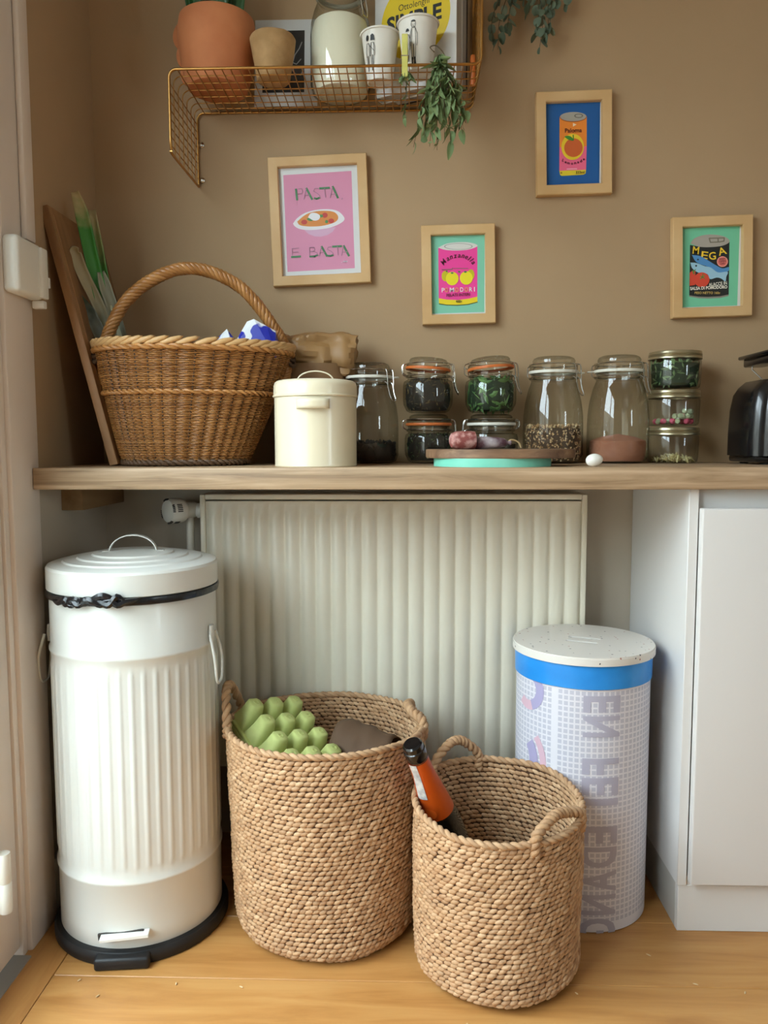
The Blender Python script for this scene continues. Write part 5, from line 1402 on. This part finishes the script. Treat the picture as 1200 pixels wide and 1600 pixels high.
def bunch(root, stems, per, rnd, leaves, spread=1.0, scale=(.8, 1.15)):
    for P in stems:
        pth = bez(*P, n=8)
        MB().tube(pth, [.0013 * (1 - .6 * i / (len(pth) - 1)) for i in range(len(pth))], 5).build('stem', M_['stem'], root)
        for k in range(per):
            i = int((k + .6) / per * (len(pth) - 1)); p = pth[i]
            a = rnd.random() * 2 * PI
            M = Matrix.Translation(p) @ Euler((rnd.uniform(.1, .75) * spread, rnd.uniform(-.3, .3), 0)).to_matrix().to_4x4()
            M = Matrix.Translation(p) @ Matrix.Rotation(a, 4, 'Z') @ Matrix.Rotation(rnd.uniform(.15, .8) * spread, 4, 'X') @ Matrix.Rotation(rnd.uniform(-.6, .6), 4, 'Z') @ Matrix.Scale(rnd.uniform(*scale), 4)
            put('leaf', rnd.choice(leaves), root, M=M)
hb = emp('herb_bunch', 'bunch of dried green herbs hanging from the shelf rail', 'herbs', (.064, SY0 - .014, SZ))
rh = random.Random(17)
stems = []
for (dx, dz, dy) in ((-.020, -.165, .0), (-.008, -.175, -.008), (-.034, -.150, .004), (.010, -.150, -.01), (.020, -.165, .0), (.035, -.130, .004), (.048, -.120, .0), (-.048, -.165, .002), (.0, -.120, -.014), (.028, -.100, -.01), (-.022, -.11, -.012), (-.030, -.09, 0), (.018, -.075, -.016), (.052, -.105, -.006), (-.012, -.14, -.016), (.040, -.145, -.01), (-.040, -.12, -.008)):
    stems.append([(dx * .1, 0, .012), (dx * .25, -.006 + dy * .3, -.02), (dx * .75, -.006 + dy, dz * .55), (dx * 1.05 + rh.uniform(-.004, .004), dy, dz)])
bunch(hb, stems, 15, rh, hl, 1.3, (.85, 1.3))
MB().tube(bez((-.012, .004, .020), (-.02, .010, .032), (-.008, .012, .036), (.004, .006, .022), (.010, -.004, .006), n=6), .0012, 6).build('tie', M_['stem'], hb)
hs = emp('herb_sprig', 'thin dried sprig hanging below the yellow clothes peg', 'herbs', (-.006, SY0 - .004, SZ - .010))
bunch(hs, [[(0, 0, 0), (.002, -.004, -.04), (-.002, -.004, -.08), (.0, -.002, -.100)], [(0, 0, 0), (-.008, -.006, -.014), (-.012, -.006, -.02)], [(0, 0, 0), (.009, -.006, -.010), (.014, -.006, -.016)]], 8, rh, [hl[0], hl[2]], 1, (.5, .75))

# eucalyptus hanging beside the shelf
M_['euca'] = mat('eucalyptus_leaf', '#6d7b64', .65, col2='#5b6a56', scale=14)
M_['euca2'] = mat('eucalyptus_leaf_pale', '#828a72', .65, col2='#6f7a64', scale=14)
def round_leaf(L, w, curl, m):
    mb = MB()
    def f(u, v):
        x = (u - .5) * 2; ww = w * math.sqrt(max(0.0, 1 - (2 * v - 1) ** 2)) * 1.0 + .0004
        return (x * ww, -curl * L * v * v + .2 * x * x * ww, -L * v)
    mb.grid(f, 4, 7); return mb.mesh('leaf', m, True, 80)
el = [round_leaf(.021, .0085, .2, M_['euca']), round_leaf(.019, .0090, .5, M_['euca']), round_leaf(.022, .0075, -.2, M_['euca2']), round_leaf(.018, .0078, .3, M_['euca'])]
eu = emp('eucalyptus_bunch', 'grey green eucalyptus bunch hanging on the wall beside the wire shelf', 'eucalyptus', (.270, 1.868, 2.10))
re_ = random.Random(23)
st = []
for (x, z) in ((-.085, -.235), (-.070, -.255), (-.045, -.215), (-.035, -.150), (.005, -.170), (.020, -.225), (.030, -.255), (.042, -.225), (.060, -.150), (.085, -.150), (.070, -.125), (-.01, -.14), (.05, -.18)):
    st.append([(x * .05, 0, .02), (x * .5, -.006, z * .35), (x * .95, -.012 + re_.uniform(-.012, .008), z * .72), (x * 1.0 + re_.uniform(-.006, .006), -.006 + re_.uniform(-.01, .008), z * .95)])
bunch(eu, st, 15, re_, el, 1.3, (.9, 1.25))
# a few crumbs on the floor
crm = MB(); rc = random.Random(6)
for (x, y) in ((-.60, 1.34), (-.55, 1.30), (-.42, 1.335), (-.30, 1.33), (-.575, 1.40), (.30, 1.33), (.52, 1.36), (.60, 1.34), (.46, 1.44), (.1, 1.25)):
    crm.lobe((x, y, .0018), (rc.uniform(-1, 1), rc.uniform(-1, 1), .1), (0, 0, 1), rc.uniform(.005, .012), .0016)
tag(crm.build('crumbs', mat('pale_crumbs', '#d2b58a', .8)), 'pale crumbs and straw bits scattered on the oak floor', 'crumbs', kind='stuff')
